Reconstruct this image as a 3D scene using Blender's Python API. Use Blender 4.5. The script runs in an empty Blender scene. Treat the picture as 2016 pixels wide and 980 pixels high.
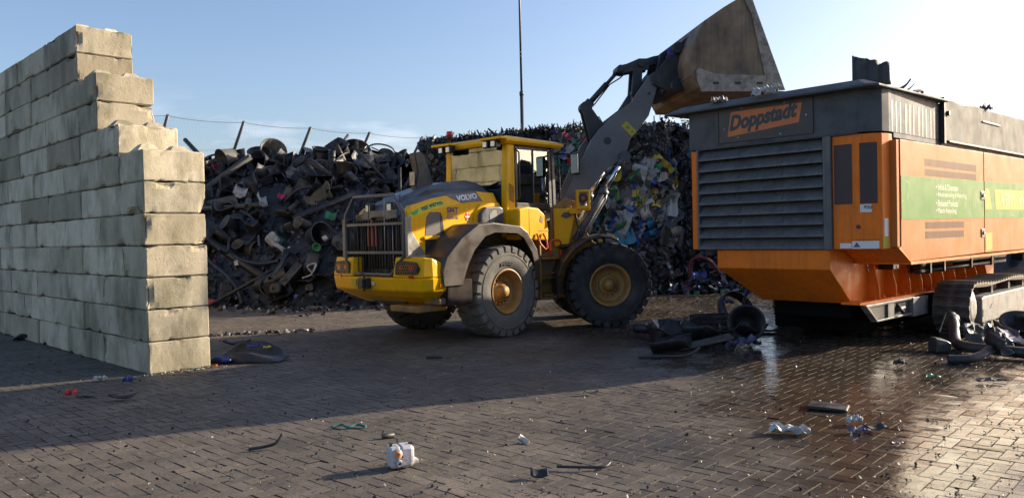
import bpy, bmesh, math, random
from mathutils import Vector, Matrix, noise

random.seed(7)
R = math.radians
scene = bpy.context.scene
COL = scene.collection

# ---------------------------------------------------------------- camera
cam_d = bpy.data.cameras.new("camera")
cam = bpy.data.objects.new("camera", cam_d)
COL.objects.link(cam)
cam_d.sensor_fit = 'HORIZONTAL'
cam_d.sensor_width = 36.0
cam_d.lens = 36.0 * 1540.0 / 2016.0
cam_d.clip_end = 2500.0
cam_d.clip_start = 0.1
cam.matrix_world = Matrix.Translation((0, 0, 1.65)) @ Matrix.Rotation(R(90 - 1.04), 4, 'X') @ Matrix.Rotation(R(-1.3), 4, 'Z')
scene.camera = cam
scene.render.resolution_x = 1024
scene.render.resolution_y = 497

# ---------------------------------------------------------------- sky, sun, exposure
SUN_AZ, SUN_EL = 68.0, 19.0
world = bpy.data.worlds.new("World")
scene.world = world
world.use_nodes = True
wt = world.node_tree
wt.nodes.clear()
w_out = wt.nodes.new("ShaderNodeOutputWorld")
w_bg = wt.nodes.new("ShaderNodeBackground")
w_sky = wt.nodes.new("ShaderNodeTexSky")
w_sky.sky_type = 'NISHITA'
w_sky.sun_disc = False
w_sky.sun_elevation = R(SUN_EL)
w_sky.sun_rotation = R(SUN_AZ)
w_sky.air_density = 1.0
w_sky.dust_density = 2.0
w_sky.ozone_density = 3.2
w_sky.altitude = 0
w_bg.inputs[1].default_value = 0.125
# a few thin clouds low over the horizon
w_co = wt.nodes.new("ShaderNodeTexCoord")
w_map = wt.nodes.new("ShaderNodeMapping")
w_map.inputs['Scale'].default_value = (2.2, 2.2, 9.0)
w_no = wt.nodes.new("ShaderNodeTexNoise")
w_no.inputs['Scale'].default_value = 2.6
w_no.inputs['Detail'].default_value = 6
w_no.inputs['Roughness'].default_value = 0.55
w_rmp = wt.nodes.new("ShaderNodeValToRGB")
w_rmp.color_ramp.elements[0].position = 0.54
w_rmp.color_ramp.elements[1].position = 0.76
w_sep = wt.nodes.new("ShaderNodeSeparateXYZ")
w_z = wt.nodes.new("ShaderNodeMapRange")
w_z.inputs['From Min'].default_value = 0.19
w_z.inputs['From Max'].default_value = 0.10
w_mul = wt.nodes.new("ShaderNodeMath"); w_mul.operation = 'MULTIPLY'
w_mul2 = wt.nodes.new("ShaderNodeMath"); w_mul2.operation = 'MULTIPLY'; w_mul2.inputs[1].default_value = 0.45
w_mix = wt.nodes.new("ShaderNodeMixRGB")
w_mix.inputs['Color2'].default_value = (7.2, 7.6, 8.2, 1)
L = wt.links.new
L(w_co.outputs['Generated'], w_map.inputs[0]); L(w_map.outputs[0], w_no.inputs['Vector'])
L(w_no.outputs['Fac'], w_rmp.inputs[0]); L(w_co.outputs['Generated'], w_sep.inputs[0])
L(w_sep.outputs['Z'], w_z.inputs['Value']); L(w_rmp.outputs[0], w_mul.inputs[0]); L(w_z.outputs[0], w_mul.inputs[1])
L(w_mul.outputs[0], w_mul2.inputs[0]); L(w_mul2.outputs[0], w_mix.inputs['Fac'])
L(w_sky.outputs[0], w_mix.inputs['Color1']); w_tint = wt.nodes.new('ShaderNodeMixRGB'); w_tint.blend_type = 'MULTIPLY'; w_tint.inputs['Fac'].default_value = 1.0; w_tint.inputs['Color2'].default_value = (1.03, 0.935, 0.92, 1)
L(w_mix.outputs[0], w_tint.inputs['Color1']); L(w_tint.outputs[0], w_bg.inputs[0])
L(w_bg.outputs[0], w_out.inputs[0])

sun_d = bpy.data.lights.new("sun", 'SUN')
sun_d.energy = 5.0
sun_d.angle = R(0.53)
sun_d.color = (1.0, 0.86, 0.66)
sun = bpy.data.objects.new("sun", sun_d)
COL.objects.link(sun)
sun_dir = Vector((math.sin(R(SUN_AZ)) * math.cos(R(SUN_EL)), math.cos(R(SUN_AZ)) * math.cos(R(SUN_EL)), math.sin(R(SUN_EL))))
sun.rotation_euler = sun_dir.to_track_quat('Z', 'Y').to_euler()
sun.location = sun_dir * 60

vs = scene.view_settings
vs.view_transform = 'Standard'
vs.look = 'None'
vs.gamma = 1.0
vs.use_curve_mapping = False
vs.exposure = 0.95
scene.cycles.max_bounces = 6
scene.cycles.glossy_bounces = 3
scene.cycles.transparent_max_bounces = 8
scene.cycles.sample_clamp_indirect = 6

# ---------------------------------------------------------------- materials
MATS = {}
def mat(name, col, rough=0.5, metal=0.0, col2=None, nscale=6.0, bump=0.0, bscale=40.0, spec=0.5, rvar=0.0,
        streak=None, streak_amt=0.0, rnd=0.0, coat=0.0, thresh=(0.42, 0.62), attr=None, emit=None, scratch=None):
    """one procedural material: base colour broken by noise, optional vertical streaks of dirt, bump and roughness variation"""
    m = bpy.data.materials.new(name)
    m.use_nodes = True
    nt = m.node_tree
    N, K = nt.nodes, nt.links.new
    b = N['Principled BSDF']
    b.inputs['Roughness'].default_value = rough
    b.inputs['Metallic'].default_value = metal
    b.inputs['Specular IOR Level'].default_value = spec
    if coat:
        b.inputs['Coat Weight'].default_value = coat
        b.inputs['Coat Roughness'].default_value = 0.12
    tc = N.new('ShaderNodeTexCoord')
    cur = None
    if attr:
        a = N.new('ShaderNodeAttribute'); a.attribute_name = attr
        cur = a.outputs['Color']
    def rgb(c):
        n = N.new('ShaderNodeRGB'); n.outputs[0].default_value = (c[0], c[1], c[2], 1); return n.outputs[0]
    if cur is None:
        cur = rgb(col)
    no = None
    if col2 is not None:
        no = N.new('ShaderNodeTexNoise'); no.inputs['Scale'].default_value = nscale
        no.inputs['Detail'].default_value = 8; no.inputs['Roughness'].default_value = 0.65
        K(tc.outputs['Object'], no.inputs['Vector'])
        rp = N.new('ShaderNodeValToRGB')
        rp.color_ramp.elements[0].position, rp.color_ramp.elements[1].position = thresh
        K(no.outputs['Fac'], rp.inputs[0])
        mx = N.new('ShaderNodeMixRGB'); K(rp.outputs[0], mx.inputs['Fac']); K(cur, mx.inputs['Color1'])
        mx.inputs['Color2'].default_value = (*col2, 1)
        cur = mx.outputs[0]
    if streak is not None:
        mp = N.new('ShaderNodeMapping'); mp.inputs['Scale'].default_value = (9, 9, 0.7)
        K(tc.outputs['Object'], mp.inputs[0])
        ns = N.new('ShaderNodeTexNoise'); ns.inputs['Scale'].default_value = 2.0; ns.inputs['Detail'].default_value = 6
        K(mp.outputs[0], ns.inputs['Vector'])
        rs = N.new('ShaderNodeValToRGB'); rs.color_ramp.elements[0].position = 0.48; rs.color_ramp.elements[1].position = 0.72
        K(ns.outputs['Fac'], rs.inputs[0])
        ml = N.new('ShaderNodeMath'); ml.operation = 'MULTIPLY'; ml.inputs[1].default_value = streak_amt
        K(rs.outputs[0], ml.inputs[0])
        mx = N.new('ShaderNodeMixRGB'); K(ml.outputs[0], mx.inputs['Fac']); K(cur, mx.inputs['Color1'])
        mx.inputs['Color2'].default_value = (*streak, 1)
        cur = mx.outputs[0]
    if scratch is not None:
        dn = N.new('ShaderNodeTexNoise'); dn.inputs['Scale'].default_value = 1.3; K(tc.outputs['Object'], dn.inputs['Vector'])
        ds = N.new('ShaderNodeVectorMath'); ds.operation = 'MULTIPLY_ADD'; ds.inputs[1].default_value = (0.9, 0.9, 0.9); K(dn.outputs['Color'], ds.inputs[0]); K(tc.outputs['Object'], ds.inputs[2])
        vo = N.new('ShaderNodeTexVoronoi'); vo.feature = 'DISTANCE_TO_EDGE'; vo.inputs['Scale'].default_value = 1.9; K(ds.outputs[0], vo.inputs['Vector'])
        r1 = N.new('ShaderNodeMapRange'); r1.inputs['From Min'].default_value = 0.010; r1.inputs['From Max'].default_value = 0.004; K(vo.outputs['Distance'], r1.inputs['Value'])
        mk = N.new('ShaderNodeTexNoise'); mk.inputs['Scale'].default_value = 2.7; mk.inputs['Detail'].default_value = 3; K(tc.outputs['Object'], mk.inputs['Vector'])
        r2 = N.new('ShaderNodeMapRange'); r2.inputs['From Min'].default_value = 0.54; r2.inputs['From Max'].default_value = 0.62; r2.inputs['To Max'].default_value = 0.7; K(mk.outputs['Fac'], r2.inputs['Value'])
        ml = N.new('ShaderNodeMath'); ml.operation = 'MULTIPLY'; K(r1.outputs[0], ml.inputs[0]); K(r2.outputs[0], ml.inputs[1])
        mx = N.new('ShaderNodeMixRGB'); K(ml.outputs[0], mx.inputs['Fac']); K(cur, mx.inputs['Color1']); mx.inputs['Color2'].default_value = (*scratch, 1); cur = mx.outputs[0]
    if rnd:
        oi = N.new('ShaderNodeObjectInfo')
        mr = N.new('ShaderNodeMapRange'); mr.inputs['To Min'].default_value = 1 - rnd; mr.inputs['To Max'].default_value = 1 + rnd
        K(oi.outputs['Random'], mr.inputs['Value'])
        hv = N.new('ShaderNodeMixRGB'); hv.blend_type = 'MULTIPLY'; hv.inputs['Fac'].default_value = 1
        K(cur, hv.inputs['Color1']); K(mr.outputs[0], hv.inputs['Color2'])
        cur = hv.outputs[0]
    K(cur, b.inputs['Base Color'])
    if rvar:
        nr = N.new('ShaderNodeTexNoise'); nr.inputs['Scale'].default_value = nscale * 1.7; nr.inputs['Detail'].default_value = 5
        K(tc.outputs['Object'], nr.inputs['Vector'])
        mr = N.new('ShaderNodeMapRange'); mr.inputs['From Min'].default_value = 0.3; mr.inputs['From Max'].default_value = 0.7
        mr.inputs['To Min'].default_value = max(0.03, rough - rvar); mr.inputs['To Max'].default_value = min(1, rough + rvar)
        K(nr.outputs['Fac'], mr.inputs['Value']); K(mr.outputs[0], b.inputs['Roughness'])
    if bump:
        nb = N.new('ShaderNodeTexNoise'); nb.inputs['Scale'].default_value = bscale; nb.inputs['Detail'].default_value = 5
        K(tc.outputs['Object'], nb.inputs['Vector'])
        bp = N.new('ShaderNodeBump'); bp.inputs['Strength'].default_value = bump; bp.inputs['Distance'].default_value = 0.02
        K(nb.outputs['Fac'], bp.inputs['Height']); K(bp.outputs[0], b.inputs['Normal'])
    if emit:
        b.inputs['Emission Color'].default_value = (*emit[0], 1); b.inputs['Emission Strength'].default_value = emit[1]
    MATS[name] = m
    return m

def glass_mat(name, tint=(0.75, 0.82, 0.78), refl=0.30, rough=0.02):
    m = bpy.data.materials.new(name); m.use_nodes = True
    nt = m.node_tree; N, K = nt.nodes, nt.links.new
    N.remove(N['Principled BSDF'])
    tr = N.new('ShaderNodeBsdfTransparent'); tr.inputs[0].default_value = (*tint, 1)
    gl = N.new('ShaderNodeBsdfGlossy'); gl.inputs['Roughness'].default_value = rough; gl.inputs[0].default_value = (0.80, 0.85, 0.80, 1)
    fr = N.new('ShaderNodeFresnel'); fr.inputs[0].default_value = 1.5
    ad = N.new('ShaderNodeMath'); ad.operation = 'ADD'; ad.inputs[1].default_value = refl; ad.use_clamp = True
    mx = N.new('ShaderNodeMixShader')
    K(fr.outputs[0], ad.inputs[0]); K(ad.outputs[0], mx.inputs[0]); K(tr.outputs[0], mx.inputs[1]); K(gl.outputs[0], mx.inputs[2])
    K(mx.outputs[0], N['Material Output'].inputs[0])
    MATS[name] = m
    return m

M = MATS
mat('yellow', (0.88, 0.445, 0.003), 0.38, col2=(0.68, 0.335, 0.010), nscale=2.2, thresh=(0.52, 0.8), rvar=0.1, spec=0.22, streak=(0.42, 0.24, 0.05), streak_amt=0.22, scratch=(0.9, 0.6, 0.2))
mat('yellow_dirty', (0.42, 0.20, 0.02), 0.5, col2=(0.16, 0.11, 0.06), nscale=4, rvar=0.1, streak=(0.12, 0.09, 0.06), streak_amt=0.4)
mat('rim_yellow', (0.40, 0.205, 0.045), 0.5, col2=(0.25, 0.15, 0.065), nscale=7, rvar=0.1, bump=0.1)
mat('tyre', (0.022, 0.022, 0.023), 0.75, col2=(0.075, 0.07, 0.062), nscale=3.5, thresh=(0.45, 0.7), bump=0.25, bscale=60)
mat('tyre_pale', (0.12, 0.11, 0.095), 0.85, col2=(0.17, 0.155, 0.132), nscale=4, bump=0.25, bscale=50)  # paler tyre colour, only on the near rear wheel
mat('hood_grey', (0.070, 0.074, 0.085), 0.38, col2=(0.11, 0.112, 0.12), nscale=3, rvar=0.1)
mat('fender_plastic', (0.046, 0.034, 0.028), 0.42, col2=(0.075, 0.054, 0.040), nscale=2.5, rvar=0.14, bump=0.06, bscale=25)
mat('black_plastic', (0.017, 0.018, 0.02), 0.45, col2=(0.045, 0.045, 0.046), nscale=5, thresh=(0.5, 0.75), rvar=0.1)
mat('black_steel', (0.020, 0.022, 0.026), 0.45, col2=(0.05, 0.05, 0.05), nscale=5, thresh=(0.5, 0.75), rvar=0.1, spec=0.5)
mat('boom_grey', (0.125, 0.118, 0.125), 0.5, col2=(0.15, 0.142, 0.142), nscale=3, rvar=0.08, bump=0.03)
mat('bare_steel', (0.34, 0.33, 0.31), 0.42, 0.6, col2=(0.22, 0.20, 0.17), nscale=6, rvar=0.1)
mat('chrome', (0.75, 0.77, 0.80), 0.12, 1.0)
mat('bucket_steel', (0.27, 0.18, 0.10), 0.62, 0.05, col2=(0.10, 0.07, 0.048), nscale=1.7, rvar=0.12, bump=0.12, bscale=14, streak=(0.045, 0.038, 0.032), streak_amt=0.5, thresh=(0.4, 0.68))
mat('bucket_edge', (0.34, 0.29, 0.235), 0.6, 0.1, col2=(0.15, 0.125, 0.1), nscale=6, rvar=0.1, bump=0.06)
mat('orange_paint', (0.86, 0.20, 0.012), 0.5, spec=0.25, scratch=(0.30, 0.12, 0.05), col2=(0.74, 0.17, 0.014), nscale=2.5, rvar=0.1, streak=(0.30, 0.09, 0.03), streak_amt=0.35)
mat('orange_panel', (0.54, 0.165, 0.028), 0.5, col2=(0.50, 0.18, 0.045), nscale=1.8, rvar=0.1, spec=0.12, bump=0.06, bscale=2.2, scratch=(0.62, 0.40, 0.20), streak=(0.30, 0.13, 0.05), streak_amt=0.6)
mat('green_band', (0.085, 0.24, 0.04), 0.5, spec=0.12, scratch=(0.42, 0.52, 0.32), col2=(0.13, 0.26, 0.07), nscale=2.5, rvar=0.1, streak=(0.16, 0.25, 0.10), streak_amt=0.35)
mat('decal_yellow', (0.48, 0.40, 0.04), 0.5, spec=0.15, col2=(0.42, 0.36, 0.06), nscale=4)
mat('decal_lime', (0.42, 0.58, 0.02), 0.4)
mat('decal_green', (0.05, 0.38, 0.05), 0.4)
mat('decal_white', (0.72, 0.72, 0.70), 0.45)
mat('decal_pale', (0.42, 0.46, 0.36), 0.45)
mat('decal_black', (0.02, 0.02, 0.022), 0.4)
mat('decal_olive', (0.22, 0.20, 0.05), 0.4)
mat('decal_purple', (0.13, 0.08, 0.14), 0.4)
mat('decal_red', (0.50, 0.05, 0.015), 0.4)
mat('decal_orange', (0.60, 0.155, 0.022), 0.45, col2=(0.5, 0.14, 0.03), nscale=5)
mat('anthracite', (0.105, 0.107, 0.112), 0.6, spec=0.15, col2=(0.065, 0.067, 0.07), nscale=2.0, rvar=0.1, streak=(0.11, 0.11, 0.108), streak_amt=0.4, bump=0.03)
mat('louvre', (0.085, 0.086, 0.090), 0.55, col2=(0.12, 0.118, 0.116), nscale=4, rvar=0.1, streak=(0.19, 0.185, 0.175), streak_amt=0.4)
mat('plate_dark', (0.040, 0.034, 0.028), 0.45, col2=(0.055, 0.045, 0.035), nscale=6)
mat('mesh_dark', (0.060, 0.040, 0.036), 0.6, bump=0.25, bscale=220)
mat('mesh_side', (0.12, 0.10, 0.09), 0.6, bump=0.3, bscale=220)
mat('hopper_grey', (0.20, 0.19, 0.165), 0.65, 0.0, spec=0.1, scratch=(0.09, 0.075, 0.055), col2=(0.12, 0.11, 0.09), nscale=2.2, rvar=0.1, streak=(0.11, 0.10, 0.075), streak_amt=0.55, bump=0.05)
mat('chassis_grey', (0.21, 0.205, 0.19), 0.55, 0.1, col2=(0.11, 0.10, 0.09), nscale=4, rvar=0.1, bump=0.05)
mat('track_steel', (0.15, 0.135, 0.115), 0.55, 0.4, col2=(0.07, 0.06, 0.05), nscale=7, rvar=0.12, bump=0.1)
mat('red_lamp', (0.55, 0.03, 0.015), 0.25)
mat('orange_lamp', (0.75, 0.20, 0.01), 0.3)
mat('handle_orange', (0.62, 0.10, 0.02), 0.4)
mat('lamp_glass', (0.62, 0.64, 0.66), 0.15, 0.3)
mat('interior', (0.05, 0.055, 0.055), 0.6)
mat('interior_teal', (0.03, 0.13, 0.12), 0.5)
mat('bright_red', (0.55, 0.05, 0.03), 0.45)
mat('shade_black', (0.009, 0.0085, 0.008), 0.95, spec=0.05)  # near-black that stands for the deep shade under the shredder
mat('mud_rubber', (0.022, 0.017, 0.014), 0.8, col2=(0.05, 0.038, 0.03), nscale=5, spec=0.15)
glass_mat('cab_glass', (0.58, 0.66, 0.62), 0.13)
glass_mat('door_glass', (0.55, 0.66, 0.64), 0.22)

# ---------------------------------------------------------------- mesh helpers
class MB:
    """collects simple solids into one mesh"""
    def __init__(s):
        s.v, s.f, s.sm = [], [], []
    def add(s, vs_, fs_, smooth=False):
        o = len(s.v)
        s.v += [tuple(p) for p in vs_]
        s.f += [tuple(i + o for i in f) for f in fs_]
        s.sm += [smooth] * len(fs_)
        return s
    def box(s, x0, x1, y0, y1, z0, z1):
        return s.add([(x0, y0, z0), (x1, y0, z0), (x1, y1, z0), (x0, y1, z0), (x0, y0, z1), (x1, y0, z1), (x1, y1, z1), (x0, y1, z1)],
                     [(0, 3, 2, 1), (4, 5, 6, 7), (0, 1, 5, 4), (1, 2, 6, 5), (2, 3, 7, 6), (3, 0, 4, 7)])
    def prism(s, pts, a, b, axis='y', pts2=None):
        """closed polygon pts (2D) extruded along an axis from a to b; pts2 gives a different outline at b"""
        n = len(pts); pts2 = pts2 or pts
        def P(p, t):
            return {'y': (p[0], t, p[1]), 'x': (t, p[0], p[1]), 'z': (p[0], p[1], t)}[axis]
        vs_ = [P(p, a) for p in pts] + [P(p, b) for p in pts2]
        fs_ = [tuple(range(n)), tuple(range(2 * n - 1, n - 1, -1))] + [((i + 1) % n, i, n + i, n + (i + 1) % n) for i in range(n)]
        return s.add(vs_, fs_)
    def loft(s, rings, closed=True, caps=True, smooth=False):
        n = len(rings[0]); vs_ = [p for r in rings for p in r]; fs_ = []
        for k in range(len(rings) - 1):
            for i in range(n if closed else n - 1):
                j = (i + 1) % n
                fs_.append((k * n + i, k * n + j, (k + 1) * n + j, (k + 1) * n + i))
        s.add(vs_, fs_, smooth)
        if caps and closed:
            o = len(s.v) - len(vs_)
            s.f.append(tuple(o + i for i in range(n - 1, -1, -1))); s.sm.append(False)
            s.f.append(tuple(o + (len(rings) - 1) * n + i for i in range(n))); s.sm.append(False)
        return s
    def cyl(s, p, q, r0, r1=None, n=14, caps=True, smooth=True):
        r1 = r0 if r1 is None else r1
        p, q = Vector(p), Vector(q); d = (q - p).normalized()
        a = d.orthogonal().normalized(); b = d.cross(a)
        rg = lambda c, r: [tuple(c + a * math.cos(t) * r + b * math.sin(t) * r) for t in [2 * math.pi * i / n for i in range(n)]]
        return s.loft([rg(p, r0), rg(q, r1)], True, caps, smooth)
    def tube(s, pts, r, n=8, caps=True, radii=None):
        pts = [Vector(p) for p in pts]; rings = []; prev = None
        for i, p in enumerate(pts):
            d = (pts[min(i + 1, len(pts) - 1)] - pts[max(i - 1, 0)]).normalized()
            a = d.orthogonal().normalized() if prev is None else (prev - d * prev.dot(d)).normalized()
            prev = a; b = d.cross(a); rr = radii[i] if radii else r
            rings.append([tuple(p + a * math.cos(t) * rr + b * math.sin(t) * rr) for t in [2 * math.pi * k / n for k in range(n)]])
        return s.loft(rings, True, caps, True)
    def lathe(s, prof, n=32, axis='y', closed=False, smooth=True):
        """profile of (radius, offset along axis) turned about the axis"""
        rings = []
        for r, t in prof:
            ring = []
            for i in range(n):
                a = 2 * math.pi * i / n
                c, d = r * math.cos(a), r * math.sin(a)
                ring.append({'y': (c, t, d), 'z': (c, d, t), 'x': (t, c, d)}[axis])
            rings.append(ring)
        if closed:
            rings.append(rings[0])
        return s.loft(rings, True, False, smooth)
    def xf(s, m, start=0):
        for i in range(start, len(s.v)):
            s.v[i] = tuple(m @ Vector(s.v[i]))
        return s
    def mesh(s, name):
        me = bpy.data.meshes.new(name)
        me.from_pydata(s.v, [], s.f)
        me.polygons.foreach_set('use_smooth', s.sm)
        me.update()
        bm = bmesh.new(); bm.from_mesh(me)
        bmesh.ops.recalc_face_normals(bm, faces=bm.faces)
        bm.to_mesh(me); bm.free()
        return me

def link(name, me, material, parent=None, loc=(0, 0, 0), rot=(0, 0, 0), bevel=0.0, segs=2):
    o = bpy.data.objects.new(name, me)
    COL.objects.link(o)
    if material is not None and not me.materials:
        me.materials.append(MATS[material] if isinstance(material, str) else material)
    if parent:
        o.parent = parent
    o.location = loc
    o.rotation_euler = rot
    if bevel:
        b = o.modifiers.new('bevel', 'BEVEL'); b.width = bevel; b.segments = segs; b.limit_method = 'ANGLE'; b.angle_limit = R(32)
    return o

def part(name, mb, material, parent, bevel=0.0, loc=(0, 0, 0), rot=(0, 0, 0), segs=2):
    return link(name, mb.mesh(name), material, parent, loc, rot, bevel, segs)

def tag(o, label=None, cat=None, group=None, kind=None):
    for k, v in (('label', label), ('category', cat), ('group', group), ('kind', kind)):
        if v: o[k] = v
    return o

def empty(name, loc=(0, 0, 0), rz=0.0):
    o = bpy.data.objects.new(name, None); COL.objects.link(o)
    o.location = loc; o.rotation_euler = (0, 0, rz); o.empty_display_size = 0.2
    return o

def text_mesh(s, width, extrude=0.003, shear=0.0, bold=0.0, height=None):
    """lettering as a flat mesh in the XY plane, scaled to a width (and height), lower left corner at the origin"""
    cu = bpy.data.curves.new('lettering', 'FONT'); cu.body = s; cu.size = 1.0; cu.shear = shear; cu.offset = bold
    cu.extrude = 0.01; cu.resolution_u = 3
    ob = bpy.data.objects.new('lettering_tmp', cu); COL.objects.link(ob)
    dg = bpy.context.evaluated_depsgraph_get()
    me = bpy.data.meshes.new_from_object(ob.evaluated_get(dg))
    bpy.data.objects.remove(ob); bpy.data.curves.remove(cu)
    xs = [v.co.x for v in me.vertices]; ys = [v.co.y for v in me.vertices]
    x0, y0 = min(xs), min(ys); k = width / (max(xs) - x0); ky = k if height is None else height / (max(ys) - y0)
    for v in me.vertices:
        v.co = ((v.co.x - x0) * k, (v.co.y - y0) * ky, v.co.z / 0.01 * extrude)
    me.materials.clear()
    return me

def letter(s, width, material, parent, mtx, **kw):
    me = text_mesh(s, width, **kw)
    me.transform(mtx)
    return link('lettering', me, material, parent)

def side_mtx(x, y, z, roll=0.0, flip=False):
    """frame for lettering standing on a plane y = const seen from -y: text runs along +x, up is +z"""
    return Matrix.Translation((x, y, z)) @ Matrix.Rotation(R(90), 4, 'X') @ Matrix.Rotation(roll, 4, 'Z')
# ---------------------------------------------------------------- ground: yard sheet and block paving
def paving_mat(name, dark, light, use_attr):
    m = bpy.data.materials.new(name); m.use_nodes = True
    nt = m.node_tree; N, K = nt.nodes, nt.links.new
    b = N['Principled BSDF']
    geo = N.new('ShaderNodeNewGeometry')
    sep = N.new('ShaderNodeSeparateXYZ'); K(geo.outputs['Position'], sep.inputs[0])
    def nz(scale, detail=6, rough=0.6):
        n = N.new('ShaderNodeTexNoise'); n.inputs['Scale'].default_value = scale; n.inputs['Detail'].default_value = detail
        n.inputs['Roughness'].default_value = rough; K(geo.outputs['Position'], n.inputs['Vector']); return n.outputs['Fac']
    def math_(op, a, c):
        n = N.new('ShaderNodeMath'); n.operation = op
        for i, v in enumerate((a, c)):
            if isinstance(v, (int, float)): n.inputs[i].default_value = v
            else: K(v, n.inputs[i])
        return n.outputs[0]
    def rng(v, a, c, d, e):
        n = N.new('ShaderNodeMapRange'); n.inputs['From Min'].default_value = a; n.inputs['From Max'].default_value = c
        n.inputs['To Min'].default_value = d; n.inputs['To Max'].default_value = e; K(v, n.inputs['Value']); return n.outputs[0]
    def mixc(f, a, c):
        n = N.new('ShaderNodeMixRGB')
        K(f, n.inputs['Fac'])
        for i, v in ((1, a), (2, c)):
            if isinstance(v, tuple): n.inputs[i].default_value = (*v, 1)
            else: K(v, n.inputs[i])
        return n.outputs[0]
    # wet film: large patches, wetter towards the machine side of the yard
    wet = math_('ADD', rng(nz(0.45, 5), 0.3, 0.7, -0.45, 0.45), rng(sep.outputs['X'], -2.0, 3.6, -0.45, 1.0))
    wet = rng(wet, 0.0, 0.75, 0.0, 1.0)
    base = mixc(rng(nz(1.3), 0.35, 0.65, 0, 1), dark, light)
    if use_attr:
        a = N.new('ShaderNodeAttribute'); a.attribute_name = 'tone'
        mlt = N.new('ShaderNodeMixRGB'); mlt.blend_type = 'MULTIPLY'; mlt.inputs['Fac'].default_value = 1
        K(base, mlt.inputs[1]); K(a.outputs['Fac'], mlt.inputs[2]); base = mlt.outputs[0]
    tr = N.new('ShaderNodeMixRGB'); tr.blend_type = 'MULTIPLY'; tr.inputs['Fac'].default_value = 1; K(base, tr.inputs[1]); K(rng(nz(0.33, 6, 0.62), 0.35, 0.65, 0.74, 1.18), tr.inputs[2]); base = tr.outputs[0]
    # fine dark crumbs and pale grit
    base = mixc(rng(nz(38, 3, 0.7), 0.58, 0.66, 0, 0.75), base, (0.018, 0.017, 0.017))
    base = mixc(rng(nz(85, 2, 0.6), 0.66, 0.72, 0, 0.6), base, (0.24, 0.22, 0.19))
    wetc = N.new('ShaderNodeMixRGB'); wetc.blend_type = 'MULTIPLY'; wetc.inputs[2].default_value = (0.50, 0.46, 0.42, 1)
    K(math_('MULTIPLY', wet, 0.85), wetc.inputs['Fac']); K(base, wetc.inputs[1])
    K(wetc.outputs[0], b.inputs['Base Color'])
    ro = math_('SUBTRACT', rng(nz(6, 4), 0.3, 0.7, 0.62, 0.82), math_('MULTIPLY', wet, 0.56))
    K(ro, b.inputs['Roughness'])
    b.inputs['Specular IOR Level'].default_value = 0.5
    h = math_('ADD', math_('MULTIPLY', nz(60, 4), 0.35), math_('MULTIPLY', nz(11, 3), 1.0))
    bp = N.new('ShaderNodeBump'); bp.inputs['Strength'].default_value = 0.55; bp.inputs['Distance'].default_value = 0.012
    K(rng(wet, 0, 1, 0.55, 0.18), bp.inputs['Strength'])
    K(h, bp.inputs['Height']); K(bp.outputs[0], b.inputs['Normal'])
    MATS[name] = m
paving_mat('paver', (0.080, 0.065, 0.050), (0.120, 0.098, 0.076), True)
paving_mat('joint_grit', (0.045, 0.038, 0.030), (0.070, 0.059, 0.047), False)
mat('joint_edge', (0.070, 0.058, 0.045), 0.85, spec=0.2, col2=(0.11, 0.09, 0.070), nscale=20)
mat('yard_earth', (0.07, 0.062, 0.052), 0.85, col2=(0.11, 0.096, 0.08), nscale=0.3, bump=0.4, bscale=5)

mb = MB(); mb.add([(-900, -900, -0.03), (900, -900, -0.03), (900, 900, -0.03), (-900, 900, -0.03)], [(0, 1, 2, 3)])
tag(part('ground', mb, 'yard_earth', None), 'flat yard ground reaching to the horizon', None, None, 'structure')

mb = MB(); nx = 60
mb.add([(-40 + 80 * i / nx, -12 + 62 * j / nx, -0.0135) for j in range(nx + 1) for i in range(nx + 1)],
       [(j * (nx + 1) + i, j * (nx + 1) + i + 1, (j + 1) * (nx + 1) + i + 1, (j + 1) * (nx + 1) + i) for j in range(nx) for i in range(nx)])
pavement = tag(part('pavement', mb, 'joint_grit', None), 'wet grey brown block paving of the recycling yard', None, None, 'structure')

PA = R(90 - 43)                      # paving runs with the walls of the yard
PX, PY = Vector((math.cos(PA), math.sin(PA), 0)), Vector((-math.sin(PA), math.cos(PA), 0))
BW, GAP = 0.105, 0.0036
def brick_shape(rnd, flat=False):
    """one paver about its centre, long side on x: chamfered block with a slightly uneven top"""
    hx, hy = BW - GAP / 2, BW / 2 - GAP / 2
    c = 0.0022 + rnd.random() * 0.0016
    up = [rnd.uniform(-0.0012, 0.0012) for _ in range(4)]
    vs_ = [(-hx, -hy, -c), (hx, -hy, -c), (hx, hy, -c), (-hx, hy, -c),
           (-hx + c, -hy + c, up[0]), (hx - c, -hy + c, up[1]), (hx - c, hy - c, up[2]), (-hx + c, hy - c, up[3])]
    lo = [(-hx, -hy, -0.05), (hx, -hy, -0.05), (hx, hy, -0.05), (-hx, hy, -0.05)]
    if flat:
        return vs_, [(4, 5, 6, 7), (0, 1, 5, 4), (1, 2, 6, 5), (2, 3, 7, 6), (3, 0, 4, 7)]
    return vs_ + lo, [(4, 5, 6, 7), (0, 1, 5, 4), (1, 2, 6, 5), (2, 3, 7, 6), (3, 0, 4, 7), (8, 9, 1, 0), (9, 10, 2, 1), (10, 11, 3, 2), (11, 8, 0, 3), (11, 10, 9, 8)]

def tone_attr(me, vals):
    a = me.attributes.new('tone', 'FLOAT', 'POINT'); a.data.foreach_set('value', vals)

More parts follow.
